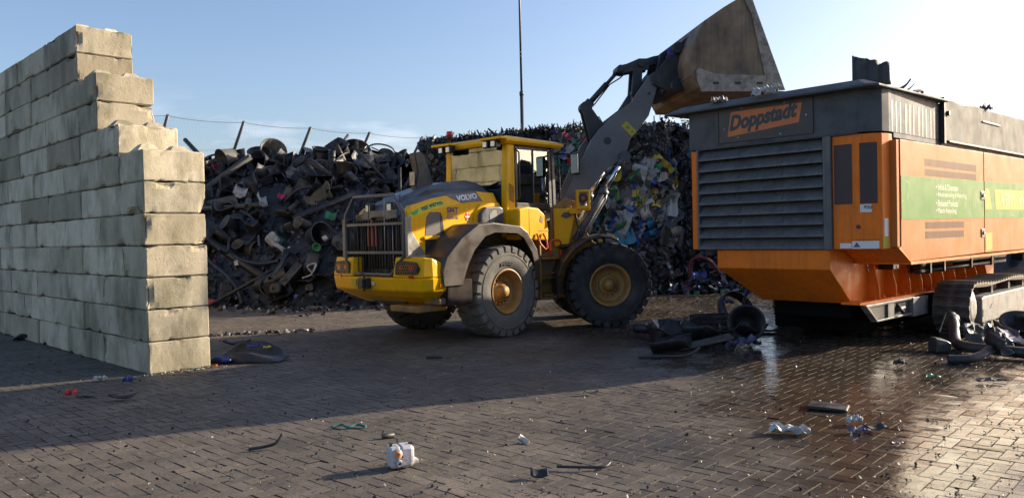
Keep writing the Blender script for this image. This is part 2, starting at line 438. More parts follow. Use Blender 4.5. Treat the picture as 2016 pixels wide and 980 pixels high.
rnd = random.Random(3)
bricks = []
for i in range(-330, 330):
    for j in range(-330, 330):
        k = (i + j) % 4
        if k == 0:                       # lies along PX: covers (i, j) and (i+1, j)
            u, w_, o = (i + 1.0) * BW, (j + 0.5) * BW, 0
        elif k == 2:                     # stands along PY: covers (i, j) and (i, j+1)
            u, w_, o = (i + 0.5) * BW, (j + 1.0) * BW, 1
        else:
            continue
        p = PX * u + PY * w_
        if p.y < 3.4 or p.y > 23.5 or abs(p.x) > 0.74 * p.y + 2.2:
            continue
        bricks.append((p.x, p.y, o))
def depth_key(b_):
    return b_[1] if abs(b_[0]) < 0.66 * b_[1] + 0.1 and b_[1] > 4.85 else 99
bricks.sort(key=depth_key)
protos = []
for q in range(14):
    vs_, fs_ = brick_shape(rnd)
    me = bpy.data.meshes.new('brick'); me.from_pydata(vs_, [], fs_); me.update(); me.materials.append(MATS['paver']); me.materials.append(MATS['joint_edge'])
    for f in me.polygons: f.material_index = 1 if f.index else 0
    tone_attr(me, [rnd.uniform(0.78, 1.2)] * len(vs_)); protos.append(me)
def relief(x, y):
    return 0.010 * noise.noise(Vector((x * 0.55, y * 0.55, 1.7))) + 0.004 * noise.noise(Vector((x * 2.1, y * 2.1, 5.1)))
for n_, (x, y, o) in enumerate(bricks[:300]):
    ob = bpy.data.objects.new('brick', protos[rnd.randrange(14)]); COL.objects.link(ob); ob.parent = pavement
    ob.location = (x, y, relief(x, y) + rnd.uniform(-0.0018, 0.0018))
    ob.rotation_euler = (rnd.gauss(0, 0.010), rnd.gauss(0, 0.010), PA + (R(90) if o else 0) + rnd.gauss(0, 0.008))
V_, F_, T_ = [], [], []
for (x, y, o) in bricks[300:]:
    vs_, fs_ = brick_shape(rnd, True)
    mtx = Matrix.Translation((x, y, relief(x, y) + rnd.uniform(-0.0018, 0.0018))) @ Matrix.Rotation(PA + (R(90) if o else 0) + rnd.gauss(0, 0.008), 4, 'Z') @ Matrix.Rotation(rnd.gauss(0, 0.010), 4, 'X') @ Matrix.Rotation(rnd.gauss(0, 0.010), 4, 'Y')
    off = len(V_); t = rnd.uniform(0.78, 1.2)
    V_ += [tuple(mtx @ Vector(v)) for v in vs_]; T_ += [t] * len(vs_)
    F_ += [tuple(k + off for k in f) for f in fs_]
me = bpy.data.meshes.new('paving_bricks'); me.from_pydata(V_, [], F_); me.update(); tone_attr(me, T_); me.materials.append(MATS['paver']); me.materials.append(MATS['joint_edge'])
me.polygons.foreach_set('material_index', [1 if k % 5 else 0 for k in range(len(F_))])
tag(link('paving_bricks', me, 'paver', pavement), None, None, None, 'stuff')
# ---------------------------------------------------------------- stepped wall of stacked concrete blocks
def concrete_mat(name, base, light, dark, moss):
    m = bpy.data.materials.new(name); m.use_nodes = True
    nt = m.node_tree; N, K = nt.nodes, nt.links.new
    b = N['Principled BSDF']; b.inputs['Roughness'].default_value = 0.88; b.inputs['Specular IOR Level'].default_value = 0.25
    tc = N.new('ShaderNodeTexCoord'); oi = N.new('ShaderNodeObjectInfo'); geo = N.new('ShaderNodeNewGeometry')
    off = N.new('ShaderNodeVectorMath'); off.operation = 'MULTIPLY_ADD'
    K(oi.outputs['Location'], off.inputs[0]); off.inputs[1].default_value = (3.1, 3.7, 2.3); K(tc.outputs['Object'], off.inputs[2])
    def nz(scale, detail=6, rough=0.6, vec=None):
        n = N.new('ShaderNodeTexNoise'); n.inputs['Scale'].default_value = scale; n.inputs['Detail'].default_value = detail
        n.inputs['Roughness'].default_value = rough; K(vec or off.outputs[0], n.inputs['Vector']); return n.outputs['Fac']
    def rng(v, a, c, d=0, e=1):
        n = N.new('ShaderNodeMapRange'); n.inputs['From Min'].default_value = a; n.inputs['From Max'].default_value = c
        n.inputs['To Min'].default_value = d; n.inputs['To Max'].default_value = e; K(v, n.inputs['Value']); return n.outputs[0]
    def mixc(f, a, c, blend='MIX'):
        n = N.new('ShaderNodeMixRGB'); n.blend_type = blend
        if isinstance(f, (int, float)): n.inputs['Fac'].default_value = f
        else: K(f, n.inputs['Fac'])
        for i, v in ((1, a), (2, c)):
            if isinstance(v, tuple): n.inputs[i].default_value = (*v, 1)
            else: K(v, n.inputs[i])
        return n.outputs[0]
    c = mixc(rng(nz(2.2, 8, 0.7), 0.38, 0.62), base, light)
    c = mixc(rng(nz(5.5, 6, 0.7), 0.56, 0.74, 0, 0.7), c, dark)
    mp = N.new('ShaderNodeMapping'); mp.inputs['Scale'].default_value = (1.8, 1.8, 0.8); K(off.outputs[0], mp.inputs[0])
    c = mixc(rng(nz(1.6, 5, 0.6, mp.outputs[0]), 0.48, 0.70, 0, 0.65), c, moss)
    # weathering: long dark runs down the wall, in world space so that they cross the joints
    mw = N.new('ShaderNodeMapping'); mw.inputs['Scale'].default_value = (0.9, 0.9, 0.36); K(geo.outputs['Position'], mw.inputs[0])
    c = mixc(rng(nz(1.4, 5, 0.65, mw.outputs[0]), 0.48, 0.64, 0, 0.62), c, (0.10, 0.092, 0.062))
    mv = N.new('ShaderNodeMixRGB'); mv.blend_type = 'MULTIPLY'; mv.inputs['Fac'].default_value = 1
    mr = rng(oi.outputs['Random'], 0, 1, 0.74, 1.20); K(c, mv.inputs[1]); K(mr, mv.inputs[2]); c = mv.outputs[0]
    wn = N.new('ShaderNodeTexWhiteNoise'); wn.noise_dimensions = '1D'; K(oi.outputs['Random'], wn.inputs['W'])
    c = mixc(rng(wn.outputs['Value'], 0.55, 1.0, 0, 0.55), c, (0.235, 0.19, 0.125))
    vo = N.new('ShaderNodeTexVoronoi'); vo.inputs['Scale'].default_value = 26; K(off.outputs[0], vo.inputs['Vector'])
    pit = rng(vo.outputs['Distance'], 0.09, 0.15, 1, 0)
    pm = N.new('ShaderNodeMath'); pm.operation = 'MULTIPLY'; K(pit, pm.inputs[0]); K(rng(nz(3, 3), 0.42, 0.6), pm.inputs[1])
    c = mixc(pm.outputs[0], c, (0.07, 0.065, 0.055))
    K(c, b.inputs['Base Color'])
    hh = N.new('ShaderNodeMath'); hh.operation = 'SUBTRACT'; K(nz(28, 8, 0.75), hh.inputs[0]); K(pm.outputs[0], hh.inputs[1])
    bp = N.new('ShaderNodeBump'); bp.inputs['Strength'].default_value = 0.6; bp.inputs['Distance'].default_value = 0.012
    K(hh.outputs[0], bp.inputs['Height']); K(bp.outputs[0], b.inputs['Normal'])
    MATS[name] = m
concrete_mat('concrete', (0.50, 0.43, 0.30), (0.59, 0.515, 0.385), (0.33, 0.275, 0.185), (0.20, 0.19, 0.10))

BL, BD, BH = 1.6, 0.8, 0.404
def block_mesh(length, seed, chip=0.5):
    """concrete block, x 0..length, y -BD..0, z 0..BH: rounded edges, broken arrises, hollow at the joints"""
    g = 0.005
    sx, sy, sz = length - 2 * g, BD - 2 * g, BH - 2 * g
    def cuts(n, ln): 
        return [0, 0.014, 0.04] + [0.04 + (ln - 0.08) * i / n for i in range(1, n)] + [ln - 0.04, ln - 0.014, ln]
    CX, CY_, CZ = cuts(int(length / 0.06), sx), cuts(12, sy), cuts(6, sz)
    nxs, nys, nzs = len(CX) - 1, len(CY_) - 1, len(CZ) - 1
    bm = bmesh.new(); vd = {}
    def vert(i, j, k):
        if (i, j, k) not in vd:
            vd[(i, j, k)] = bm.verts.new((CX[i], CY_[j], CZ[k]))
        return vd[(i, j, k)]
    for i in range(nxs):
        for j in range(nys):
            for k, fl in ((0, True), (nzs, False)):
                q = [vert(i, j, k), vert(i + 1, j, k), vert(i + 1, j + 1, k), vert(i, j + 1, k)]
                bm.faces.new(q[::-1] if fl else q)
    for i in range(nxs):
        for k in range(nzs):
            for j, fl in ((0, False), (nys, True)):
                q = [vert(i, j, k), vert(i + 1, j, k), vert(i + 1, j, k + 1), vert(i, j, k + 1)]
                bm.faces.new(q[::-1] if fl else q)
    for j in range(nys):
        for k in range(nzs):
            for i, fl in ((0, True), (nxs, False)):
                q = [vert(i, j, k), vert(i, j + 1, k), vert(i, j + 1, k + 1), vert(i, j, k + 1)]
                bm.faces.new(q[::-1] if fl else q)
    sd = Vector((seed * 7.13, seed * 3.7, seed * 1.9))
    for v in bm.verts:
        p = v.co.copy()
        d = [min(p.x, sx - p.x), min(p.y, sy - p.y), min(p.z, sz - p.z)]
        c = Vector((sx / 2, sy / 2, sz / 2))
        o = sorted(d)
        near = max(0.0, 1 - (o[0] + o[1]) / 0.075)
        n1 = noise.noise(p * 3.2 + sd); n2 = noise.noise(p * 11 + sd)
        edge = 1.0 if o[0] + o[1] < 0.003 else 0.0
        push = edge * (0.009 + 0.010 * max(0, n2)) + near * chip * (0.30 * max(0, n1 - 0.26) + 0.06 * max(0, n2 - 0.3))
        dirv = Vector((0, 0, 0))
        for ax in range(3):
            if d[ax] < 0.06:
                dirv[ax] = (1 if p[ax] < c[ax] else -1) * (1 - d[ax] / 0.06)
        p += dirv * push + Vector((n2, n1, noise.noise(p * 7 - sd))) * 0.0022
        v.co = (p.x + g, p.y - BD + g, p.z + g)
    me = bpy.data.meshes.new('concrete_block'); bm.to_mesh(me); bm.free()
    me.materials.append(MATS['concrete'])
    return me

def stud_mesh():
    mb = MB()
    a, c, h = 0.16, 0.07, 0.10
    mb.loft([[(-a, -a, 0), (a, -a, 0), (a, a, 0), (-a, a, 0)], [(-c, -c, h), (c, -c, h), (c, c, h), (-c, c, h)]])
    me = mb.mesh('stud'); me.materials.append(MATS['concrete']); return me

wall = empty('concrete_block_wall', (-4.57, 9.74, 0), R(135.4))
tag(wall, 'stepped wall of stacked weathered concrete blocks at the left', 'wall', None, 'thing')
full_v = [block_mesh(BL, s, 0.35) for s in range(5)]
half_v = [block_mesh(BL / 2, s + 20, 0.35) for s in range(3)]
STUD = stud_mesh()
starts = [0, 0, 0, 0, 0, 0, 0, 0.8, 1.6, 1.6, 2.4, 2.4]
first_half = [0, 1, 0, 1, 0, 1, 1, 0, 1, 0, 1, 0]
for c in range(12):
    x = starts[c]; k = 0
    while x < 9.2:
        half = (k == 0 and first_half[c] == 1) or (c == 6 and k == 1)
        ln = BL / 2 if half else BL
        if k == 0: me = block_mesh(ln, 50 + c, 0.75)
        else: me = random.choice(half_v if half else full_v)
        dy = random.gauss(0, 0.007)
        o = link('concrete_block', me, None, wall, (x, BD * 0 + dy, c * BH), (0, 0, random.gauss(0, 0.003)))
        # studs where the block top is open to the sky
        nxt = starts[c + 1] if c < 11 else 99
        for q in range(int(ln / 0.8)):
            cx = x + 0.4 + 0.8 * q
            if cx < nxt - 0.05:
                for yy in (-0.2, -0.6):
                    link('stud', STUD, None, o, (0.4 + 0.8 * q, yy, BH - 0.006))
        x += ln; k += 1
# ---------------------------------------------------------------- articulated wheel loader
# rear frame: x forward, y left, z up, origin on the ground under the articulation; front frame is turned 40 degrees to the right
loader = empty('wheel_loader', (0.066, 14.6, 0), R(47))
tag(loader, 'yellow articulated wheel loader with raised bucket beside the shredder', 'wheel loader')
FR = (0, 0, R(-40))
def rear(name, mb, m, bevel=0.0, parent=None, segs=2): return part(name, mb, m, parent or loader, bevel, segs=segs)
def front(name, mb, m, bevel=0.0, segs=2): return part(name, mb, m, loader, bevel, rot=FR, segs=segs)

# wheels ------------------------------------------------------
TR, TW = 0.745, 0.53
def tyre_mesh(outer_sign):
    mb = MB(); h = TW / 2; n = 64
    prof = [(0.335, -h * 0.72), (0.40, -h * 0.92), (0.52, -h * 1.0), (0.62, -h * 0.98), (0.685, -h * 0.90), (0.700, -h * 0.70), (0.702, 0),
            (0.700, h * 0.70), (0.685, h * 0.90), (0.62, h * 0.98), (0.52, h * 1.0), (0.40, h * 0.92), (0.335, h * 0.72)]
    mb.lathe(prof, n)
    # moulded rings on the side walls
    for sgn in (-1, 1):
        mb.lathe([(0.585, sgn * (h * 0.985)), (0.590, sgn * (h * 1.012)), (0.602, sgn * (h * 1.012)), (0.608, sgn * (h * 0.98))], n)
    k = 26
    for i in range(k):
        for sgn in (-1, 1):
            a0 = 2 * math.pi * (i + (0.5 if sgn > 0 else 0)) / k
            wa = 2 * math.pi / k
            # each lug: from beyond the centre line, slanting back to the shoulder, then down the side wall
            def P(r, y, a): return (r * math.cos(a), y, r * math.sin(a))
            st = [(-0.06 * sgn, TR, 0.695, 0.30), (0.12 * sgn, TR + 0.002, 0.695, 0.05), (h * 0.90 * sgn, TR - 0.004, 0.67, -0.10), (h * 1.005 * sgn, TR - 0.020, 0.655, -0.10), (h * 1.015 * sgn, 0.690, 0.64, -0.10)]
            rings = []
            for (y, ro, ri, sh) in st:
                c = a0 + sh * wa; hw = 0.33 * wa if abs(y) < h * 0.5 else 0.375 * wa
                rings.append([P(ri, y, c - hw), P(ro, y, c - hw * 0.92), P(ro, y, c + hw * 0.92), P(ri, y, c + hw)])
            mb.loft(rings)
    return mb.mesh('tyre')
def rim_mb(s):
    """rim dished towards the outer side (s = -1: outer side is -y)"""
    mb = MB(); h = TW / 2
    mb.lathe([(0.345, s * h * 0.80), (0.372, s * h * 0.86), (0.372, s * h * 0.92), (0.345, s * h * 0.92), (0.325, s * h * 0.80), (0.300, s * h * 0.62), (0.300, s * h * 0.30), (0.285, s * h * 0.22), (0.235, s * h * 0.16), (0.0, s * h * 0.16)], 48)
    mb.lathe([(0.345, -s * h * 0.86), (0.30, -s * h * 0.6), (0.30, s * h * 0.3)], 32)
    return mb
def hub_mb(s):
    mb = MB(); h = TW / 2
    mb.lathe([(0.175, s * h * 0.14), (0.175, s * h * 0.30), (0.155, s * h * 0.36), (0.125, s * h * 0.36), (0.120, s * h * 0.48), (0.09, s * h * 0.62), (0.085, s * h * 0.74), (0.0, s * h * 0.76)], 32)
    for i in range(16):
        a = 2 * math.pi * i / 16
        c, d = 0.205 * math.cos(a), 0.205 * math.sin(a)
        mb.cyl((c, s * h * 0.12, d), (c, s * h * 0.34, d), 0.020, n=8)
    return mb
TYRE = tyre_mesh(-1); TYRE.materials.append(MATS['tyre'])
TYRE_D = TYRE.copy(); TYRE_D.materials.clear(); TYRE_D.materials.append(MATS['tyre_pale'])
def wheel(x, y, frame_rot, spin, tyre):
    s = -1 if y < 0 else 1
    v = Vector((x, y, TR - 0.012))
    if frame_rot: v.rotate(Matrix.Rotation(R(-40), 3, 'Z'))
    rim = part('wheel', rim_mb(s), 'rim_yellow', loader, loc=v, rot=(0, spin, R(-40) if frame_rot else 0))
    link('tyre', tyre, None, rim)
    part('hub', hub_mb(s), 'rim_yellow', rim)
    return rim
TY = 0.955
w_rr = wheel(-1.5, -TY, False, 0.1, TYRE_D); wheel(-1.5, TY, False, 0.4, TYRE)
w_fr = wheel(1.5, -TY, True, 0.7, TYRE); wheel(1.5, TY, True, 0.2, TYRE)
# maker's lettering moulded on the side wall of the near rear tyre
me = text_mesh('Mitas', 0.30, extrude=0.004, bold=0.02, height=0.075)
for v in me.vertices:                       # bend along the side wall circle
    a = R(112) - (v.co.x) / 0.47; r = 0.43 + v.co.y
    v.co = (r * math.cos(a), -TW / 2 * 0.99 - 0.003 - v.co.z, r * math.sin(a))
lt = link('lettering', me, 'tyre', w_rr, rot=(0, -0.1, 0))

# rear chassis, axles, articulation ----------------------------
mb = MB(); mb.box(-3.0, -0.25, -0.42, 0.42, 0.62, 1.32); mb.box(-0.25, 0.1, -0.16, 0.16, 0.5, 1.25); mb.cyl((-1.5, -0.75, 0.735), (-1.5, 0.75, 0.735), 0.17); mb.cyl((0, 0, 0.4), (0, 0, 1.4), 0.11)
rear('rear_chassis', mb, 'black_steel', 0.02)

# counterweight -------------------------------------------------
def cw_ring(z, ins, rx=0.0, y0=None, y1=None):
    o = [(-2.80, -1.20), (-3.10, -1.20), (-3.25, -1.13), (-3.32, -0.52), (-3.32, 0.52), (-3.25, 1.13), (-3.10, 1.20), (-2.80, 1.20)]
    return [(min(x + (ins if x < -2.9 else 0) + (rx if x < -3.15 else 0), -2.80), y - math.copysign(ins, y) * (1 if abs(y) > 0.6 else 0.4), z) for x, y in o]
mb = MB()
mb.loft([cw_ring(0.60, 0.34, 0.1), cw_ring(0.74, 0.16), cw_ring(0.84, 0.03), cw_ring(1.04, 0.0)])
for s in (-1, 1):
    up = [(-2.80, 1.20), (-3.10, 1.20), (-3.25, 1.13), (-3.32, 0.52), (-3.16, 0.46), (-2.8, 0.62)]
    lo_ = [(x, s * y, 1.041) for x, y in up]
    hi_ = [(x + (0.05 if x < -3.0 else 0.0), s * (y - 0.03 if y > 0.6 else y + 0.02), 1.35) for x, y in up]
    hi_[0] = (-2.86, s * 1.15, 1.25); hi_[1] = (-3.08, s * 1.16, 1.34)
    mb.loft([lo_, hi_])
cw = rear('counterweight', mb, 'yellow', 0.025, segs=3)
mb = MB(); mb.box(-3.25, -2.65, -1.0, -0.35, 0.52, 0.62); mb.box(-2.95, -2.6, -1.15, -0.8, 0.62, 0.72)
rear('rear_step', mb, 'yellow_dirty', 0.02)
# tail lights behind honeycomb guards on the slanted corners, reflectors
for s in (-1, 1):
    a = Vector((-3.312, s * 0.58, 0)); b_ = Vector((-3.252, s * 1.11, 0)); d = (b_ - a).normalized(); nrm = Vector((d.y, -d.x, 0)) * (1 if s < 0 else -1)
    if nrm.x > 0: nrm = -nrm
    def on(u, z, off): 
        p = a + d * u + nrm * off; return (p.x, p.y, z)
    mb = MB(); outline = [(0.0, 1.09), (0.02, 1.26), (0.08, 1.30), (0.42, 1.28), (0.50, 1.18), (0.46, 1.10)]
    mb.loft([[on(u, z, -0.02) for u, z in outline], [on(u, z, 0.012) for u, z in outline]])
    tl = rear('tail_light', mb, 'black_plastic', 0.006)
    mb = MB()
    for ku in range(9):
        for kz in range(4):
            u = 0.045 + ku * 0.048 + (0.024 if kz % 2 else 0); z = 1.115 + kz * 0.045
            if u > 0.44: continue
            p = [(u + 0.027 * math.cos(R(60 * q + 30)), z + 0.027 * math.sin(R(60 * q + 30))) for q in range(6)]
            for q in range(6):
                m0, m1 = p[q], p[(q + 1) % 6]
                mb.cyl(on(*m0, 0.014), on(*m1, 0.014), 0.0045, n=4, smooth=False)
    rear('light_guard', mb, 'yellow_dirty', parent=tl)
    mb = MB(); mb.cyl(on(0.34, 1.19, 0.0), on(0.34, 1.19, 0.016), 0.05); mb.cyl(on(0.12, 1.19, 0.0), on(0.12, 1.19, 0.016), 0.035)
    rear('lamp', mb, 'red_lamp', parent=tl)
    mb = MB(); mb.loft([[on(0.28, 1.035, 0.0), on(0.38, 1.035, 0.0), on(0.38, 1.075, 0.0), on(0.28, 1.075, 0.0)], [on(0.28, 1.035, 0.008), on(0.38, 1.035, 0.008), on(0.38, 1.075, 0.008), on(0.28, 1.075, 0.008)]])
    rear('reflector', mb, 'red_lamp')
mb = MB(); mb.box(-2.97, -2.86, -1.211, -1.19, 0.90, 0.95); rear('side_reflector', mb, 'orange_lamp')
# tow hitch
mb = MB(); mb.box(-3.40, -3.315, 0.02, 0.26, 0.86, 1.03); mb.box(-3.46, -3.40, 0.05, 0.12, 0.88, 1.01); mb.cyl((-3.39, 0.1, 0.82), (-3.39, 0.1, 1.08), 0.018); mb.cyl((-3.39, 0.1, 1.08), (-3.39, 0.22, 1.12), 0.014)
rear('tow_hitch', mb, 'black_steel', 0.008)
mb = MB(); mb.box(-3.326, -3.315, 0.40, 0.52, 0.90, 1.0); rear('warning_sticker', mb, 'decal_yellow')
mb = MB(); mb.box(-3.326, -3.315, -0.07, 0.0, 0.92, 0.97); rear('white_sticker', mb, 'decal_white')

# hood -----------------------------------------------------------
HS = [(-3.09, 1.42, 2.06), (-3.0, 1.36, 2.13), (-2.55, 1.30, 2.25), (-2.1, 1.62, 2.325), (-1.62, 1.74, 2.385), (-1.18, 1.76, 2.37), (-1.02, 1.76, 2.12)]
def lerp_tab(tab, x, k):
    for p, q in zip(tab, tab[1:]):
        if x <= q[0]: return p[k] + (q[k] - p[k]) * (x - p[0]) / (q[0] - p[0])
    return tab[-1][k]
BAND = 0.17                                   # height of the slanted band under the bonnet
mb = MB()
mb.loft([[(x, -0.665, zb), (x, -0.665, zt - BAND), (x, -0.60, zt), (x, 0.60, zt), (x, 0.665, zt - BAND), (x, 0.665, zb)] for x, zb, zt in HS])
hood = rear('hood', mb, 'yellow', 0.015, segs=2)
def band_pt(x, t, off):                       # point on the slanted band of the right hand side, t = 0 lower edge, 1 upper edge
    zt = lerp_tab(HS, x, 2)
    return (x, -0.665 + 0.065 * t - off, zt - BAND + BAND * t + off * 0.35)
# dark bonnet on top, with the raised air duct
def bon(x, w, z0, z1): return [(x, -w, z0), (x, -w * 0.86, (z0 + z1 * 2) / 3), (x, -w * 0.62, z1), (x, w * 0.62, z1), (x, w * 0.86, (z0 + z1 * 2) / 3), (x, w, z0)]
mb = MB(); mb.loft([bon(-3.12, 0.54, 1.98, 2.02), bon(-3.07, 0.57, 2.05, 2.12), bon(-2.85, 0.59, 2.14, 2.24), bon(-2.35, 0.59, 2.26, 2.38), bon(-1.75, 0.59, 2.35, 2.46), bon(-1.28, 0.58, 2.36, 2.47), bon(-1.10, 0.55, 2.24, 2.38)])
rear('bonnet', mb, 'hood_grey', 0.03, segs=3)
mb = MB(); mb.loft([bon(-3.04, 0.32, 2.08, 2.17), bon(-2.80, 0.36, 2.18, 2.32), bon(-2.3, 0.38, 2.32, 2.47), bon(-1.95, 0.42, 2.40, 2.55), bon(-1.5, 0.43, 2.43, 2.59), bon(-1.2, 0.41, 2.42, 2.55), bon(-1.08, 0.36, 2.36, 2.44)])
duct = rear('air_duct', mb, 'hood_grey', 0.03, segs=3)
mb = MB(); mb.prism([(-2.70, 2.27), (-2.45, 2.39), (-2.12, 2.44), (-2.10, 2.36), (-2.62, 2.24)], -0.395, -0.34); rear('duct_screen', mb, 'black_plastic', 0.008, parent=duct)
# rear grille inside the hood, with upright red strips in front of its bars
mb = MB(); mb.box(-3.11, -3.0, -0.60, 0.672, 1.06, 2.03); gr = rear('radiator_grille', mb, 'black_plastic', 0.01)
for i in range(17):
    mb = MB(); y = -0.54 + i * 0.07; mb.box(-3.135, -3.112, y - 0.006, y + 0.006, 1.16, 1.93); rear('grille_bar', mb, 'black_steel', parent=gr)
for y in (0.10, 0.20, 0.30):
    mb = MB(); mb.box(-3.145, -3.137, y - 0.014, y + 0.014, 1.52, 1.97 if y == 0.2 else 1.86); rear('red_strip', mb, 'bright_red', parent=gr)
mb = MB(); mb.prism([(-0.46, 1.95), (-0.40, 2.08), (0.40, 2.08), (0.46, 1.95), (0.22, 1.93), (0.15, 1.97), (-0.15, 1.97), (-0.22, 1.93)], -3.16, -3.09, 'x'); rear('grille_header', mb, 'hood_grey', 0.01)
for y in (-0.27, 0.27):
    mb = MB(); mb.box(-3.15, -3.05, y - 0.075, y + 0.075, 2.05, 2.20); wl = rear('work_light', mb, 'black_plastic', 0.015)
    mb = MB(); mb.box(-3.162, -3.153, y - 0.05, y + 0.05, 2.07, 2.17); rear('lens', mb, 'lamp_glass', 0.004, parent=wl)
# side vents
for s in (-1, 1):
    mb = MB(); mb.prism([(-2.78, 1.66), (-2.74, 1.95), (-2.68, 2.03), (-2.48, 2.04), (-2.42, 1.96), (-2.38, 1.68)], s * 0.655, s * 0.672)
    sv = rear('side_vent', mb, 'mesh_side', 0.006)
    mb = MB(); mb.prism([(-2.46, 2.03), (-2.42, 1.96), (-2.38, 1.68), (-2.45, 1.68)], s * 0.655, s * 0.676); rear('vent_edge', mb, 'black_plastic', parent=sv)
    mb = MB(); mb.prism([(-2.78, 1.40), (-2.78, 1.60), (-2.40, 1.60), (-2.46, 1.40)], s * 0.655, s * 0.672); rear('side_vent', mb, 'black_plastic', 0.006)
    mb = MB(); mb.prism([(-2.82, 1.605), (-2.82, 1.655), (-2.36, 1.655), (-2.38, 1.605)], s * 0.655, s * 0.70); rear('vent_sill', mb, 'yellow', 0.01)
# bulge with the dark air inlet box behind the cab
mb = MB(); mb.prism([(-1.74, 1.80), (-1.72, 2.02), (-1.58, 2.18), (-1.14, 2.20), (-1.04, 2.02), (-1.0, 1.80)], -0.70, -0.60); rear('inlet_surround', mb, 'yellow', 0.02)
mb = MB(); mb.prism([(-1.66, 1.84), (-1.65, 2.0), (-1.54, 2.12), (-1.20, 2.13), (-1.12, 2.10), (-1.10, 1.84)], -0.78, -0.66); ai = rear('air_inlet', mb, 'hood_grey', 0.025)
mb = MB(); mb.prism([(-1.46, 1.88), (-1.47, 2.0), (-1.40, 2.06), (-1.30, 2.08), (-1.27, 1.98), (-1.36, 1.88)], -0.786, -0.778); rear('inlet_cover', mb, 'chassis_grey', 0.003, parent=ai)
# exhaust
mb = MB(); EY0, EY1 = 0.02, 0.16
mb.loft([[(-2.36, EY0, 2.44), (-1.98, EY0, 2.50), (-1.98, EY1, 2.50), (-2.36, EY1, 2.44)], [(-2.30, EY0, 2.70), (-2.04, EY0, 2.74), (-2.04, EY1, 2.74), (-2.30, EY1, 2.70)], [(-2.36, EY0 - 0.01, 2.94), (-2.16, EY0, 3.00), (-2.16, EY1, 3.00), (-2.36, EY1 + 0.01, 2.94)], [(-2.37, EY0, 3.03), (-2.24, EY0, 3.06), (-2.24, EY1, 3.06), (-2.37, EY1, 3.03)]])
ex = rear('exhaust_stack', mb, 'black_plastic', 0.015)
mb = MB(); mb.box(-2.385, -2.372, EY0 + 0.01, EY1 - 0.01, 2.50, 2.72); rear('exhaust_mouth', mb, 'bare_steel', 0.003, parent=ex)
# rear guard cage
mb = MB(); X = -3.25
octo = [(0.70, 1.12), (0.74, 1.24), (0.74, 2.02), (0.50, 2.30), (-0.50, 2.30), (-0.74, 2.02), (-0.74, 1.38), (-0.42, 1.08), (0.64, 1.08)]
mb.tube([(X, y, z) for y, z in octo + octo[:1]], 0.030, 10)
cage = rear('rear_guard', mb, 'hood_grey')
for z in (1.42, 1.86):
    mb = MB(); mb.box(X - 0.012, X + 0.012, -0.74, 0.74, z - 0.022, z + 0.022); rear('guard_rail', mb, 'hood_grey', 0.004, parent=cage)
for i in range(14):
    y = -0.64 + i * 0.0985
    zt = 1.86 if i % 4 else 2.30
    zb = 1.10 if y > -0.42 else 1.10 + (-0.42 - y) * 0.9
    mb = MB(); mb.cyl((X + 0.018, y, zb), (X + 0.018, y, zt), 0.009, n=6); rear('guard_bar', mb, 'bare_steel' if i in (2, 4) else 'black_steel', parent=cage)
for s in (-1, 1):
    mb = MB(); mb.box(-3.26, -3.18, s * 0.80 - 0.03, s * 0.80 + 0.03, 1.34, 1.96); mb.prism([(-3.18, 1.36), (-3.18, 1.76), (-2.88, 1.36)], s * 0.80 - 0.006, s * 0.80 + 0.006); mb.box(-3.24, -2.86, s * 0.8 - 0.07, s * 0.8 + 0.07, 1.345, 1.362)
    rear('guard_bracket', mb, 'bare_steel' if s < 0 else 'hood_grey', 0.004)

# rear fenders, mud flaps
FP = [(-2.93, 0.90), (-2.95, 1.12), (-2.86, 1.34), (-2.55, 1.62), (-2.18, 1.83), (-1.85, 1.86), (-1.20, 1.80), (-1.02, 1.70), (-0.78, 1.40), (-0.73, 1.15), (-0.74, 0.92)]
FL = [(-2.52, 0.90), (-2.47, 1.05), (-2.40, 1.20), (-2.26, 1.42), (-2.02, 1.63), (-1.80, 1.69), (-1.28, 1.67), (-1.12, 1.59), (-0.92, 1.34), (-0.86, 1.12), (-0.86, 0.92)]
def offset_line(pts, d):
    out = []
    for i, p in enumerate(pts):
        a, b_ = Vector(pts[max(i - 1, 0)]), Vector(pts[min(i + 1, len(pts) - 1)])
        t = (b_ - a).normalized(); out.append((p[0] + t.y * d, p[1] - t.x * d))
    return out
for s in (-1, 1):
    mb = MB(); inn = offset_line(FP, 0.03); lip = FL
    y0, y1, y2 = s * 0.62, s * 1.19, s * 1.235
    rings = []
    for k in range(len(FP)):
        (x, z), (xi, zi), (xl, zl) = FP[k], inn[k], lip[k]
        rings.append([(x, y0, z), (x, y1, z), (xi + (x - xi) * 0.4, y2, zi + (z - zi) * 0.4), (xl, y2 - s * 0.005, zl), (xl, y2 - s * 0.03, zl), (xi, y1 - s * 0.01, zi), (xi, y0, zi)])
    mb.loft(rings, True, True, False)
    rear('rear_fender', mb, 'fender_plastic', 0.008)
    mb = MB(); mb.box(-2.80, -2.30, s * 1.16, s * 1.20, 0.60, 0.99); mb.box(-2.82, -2.78, s * 0.7, s * 1.20, 0.6, 0.99); rear('mud_flap', mb, 'mud_rubber', 0.015)

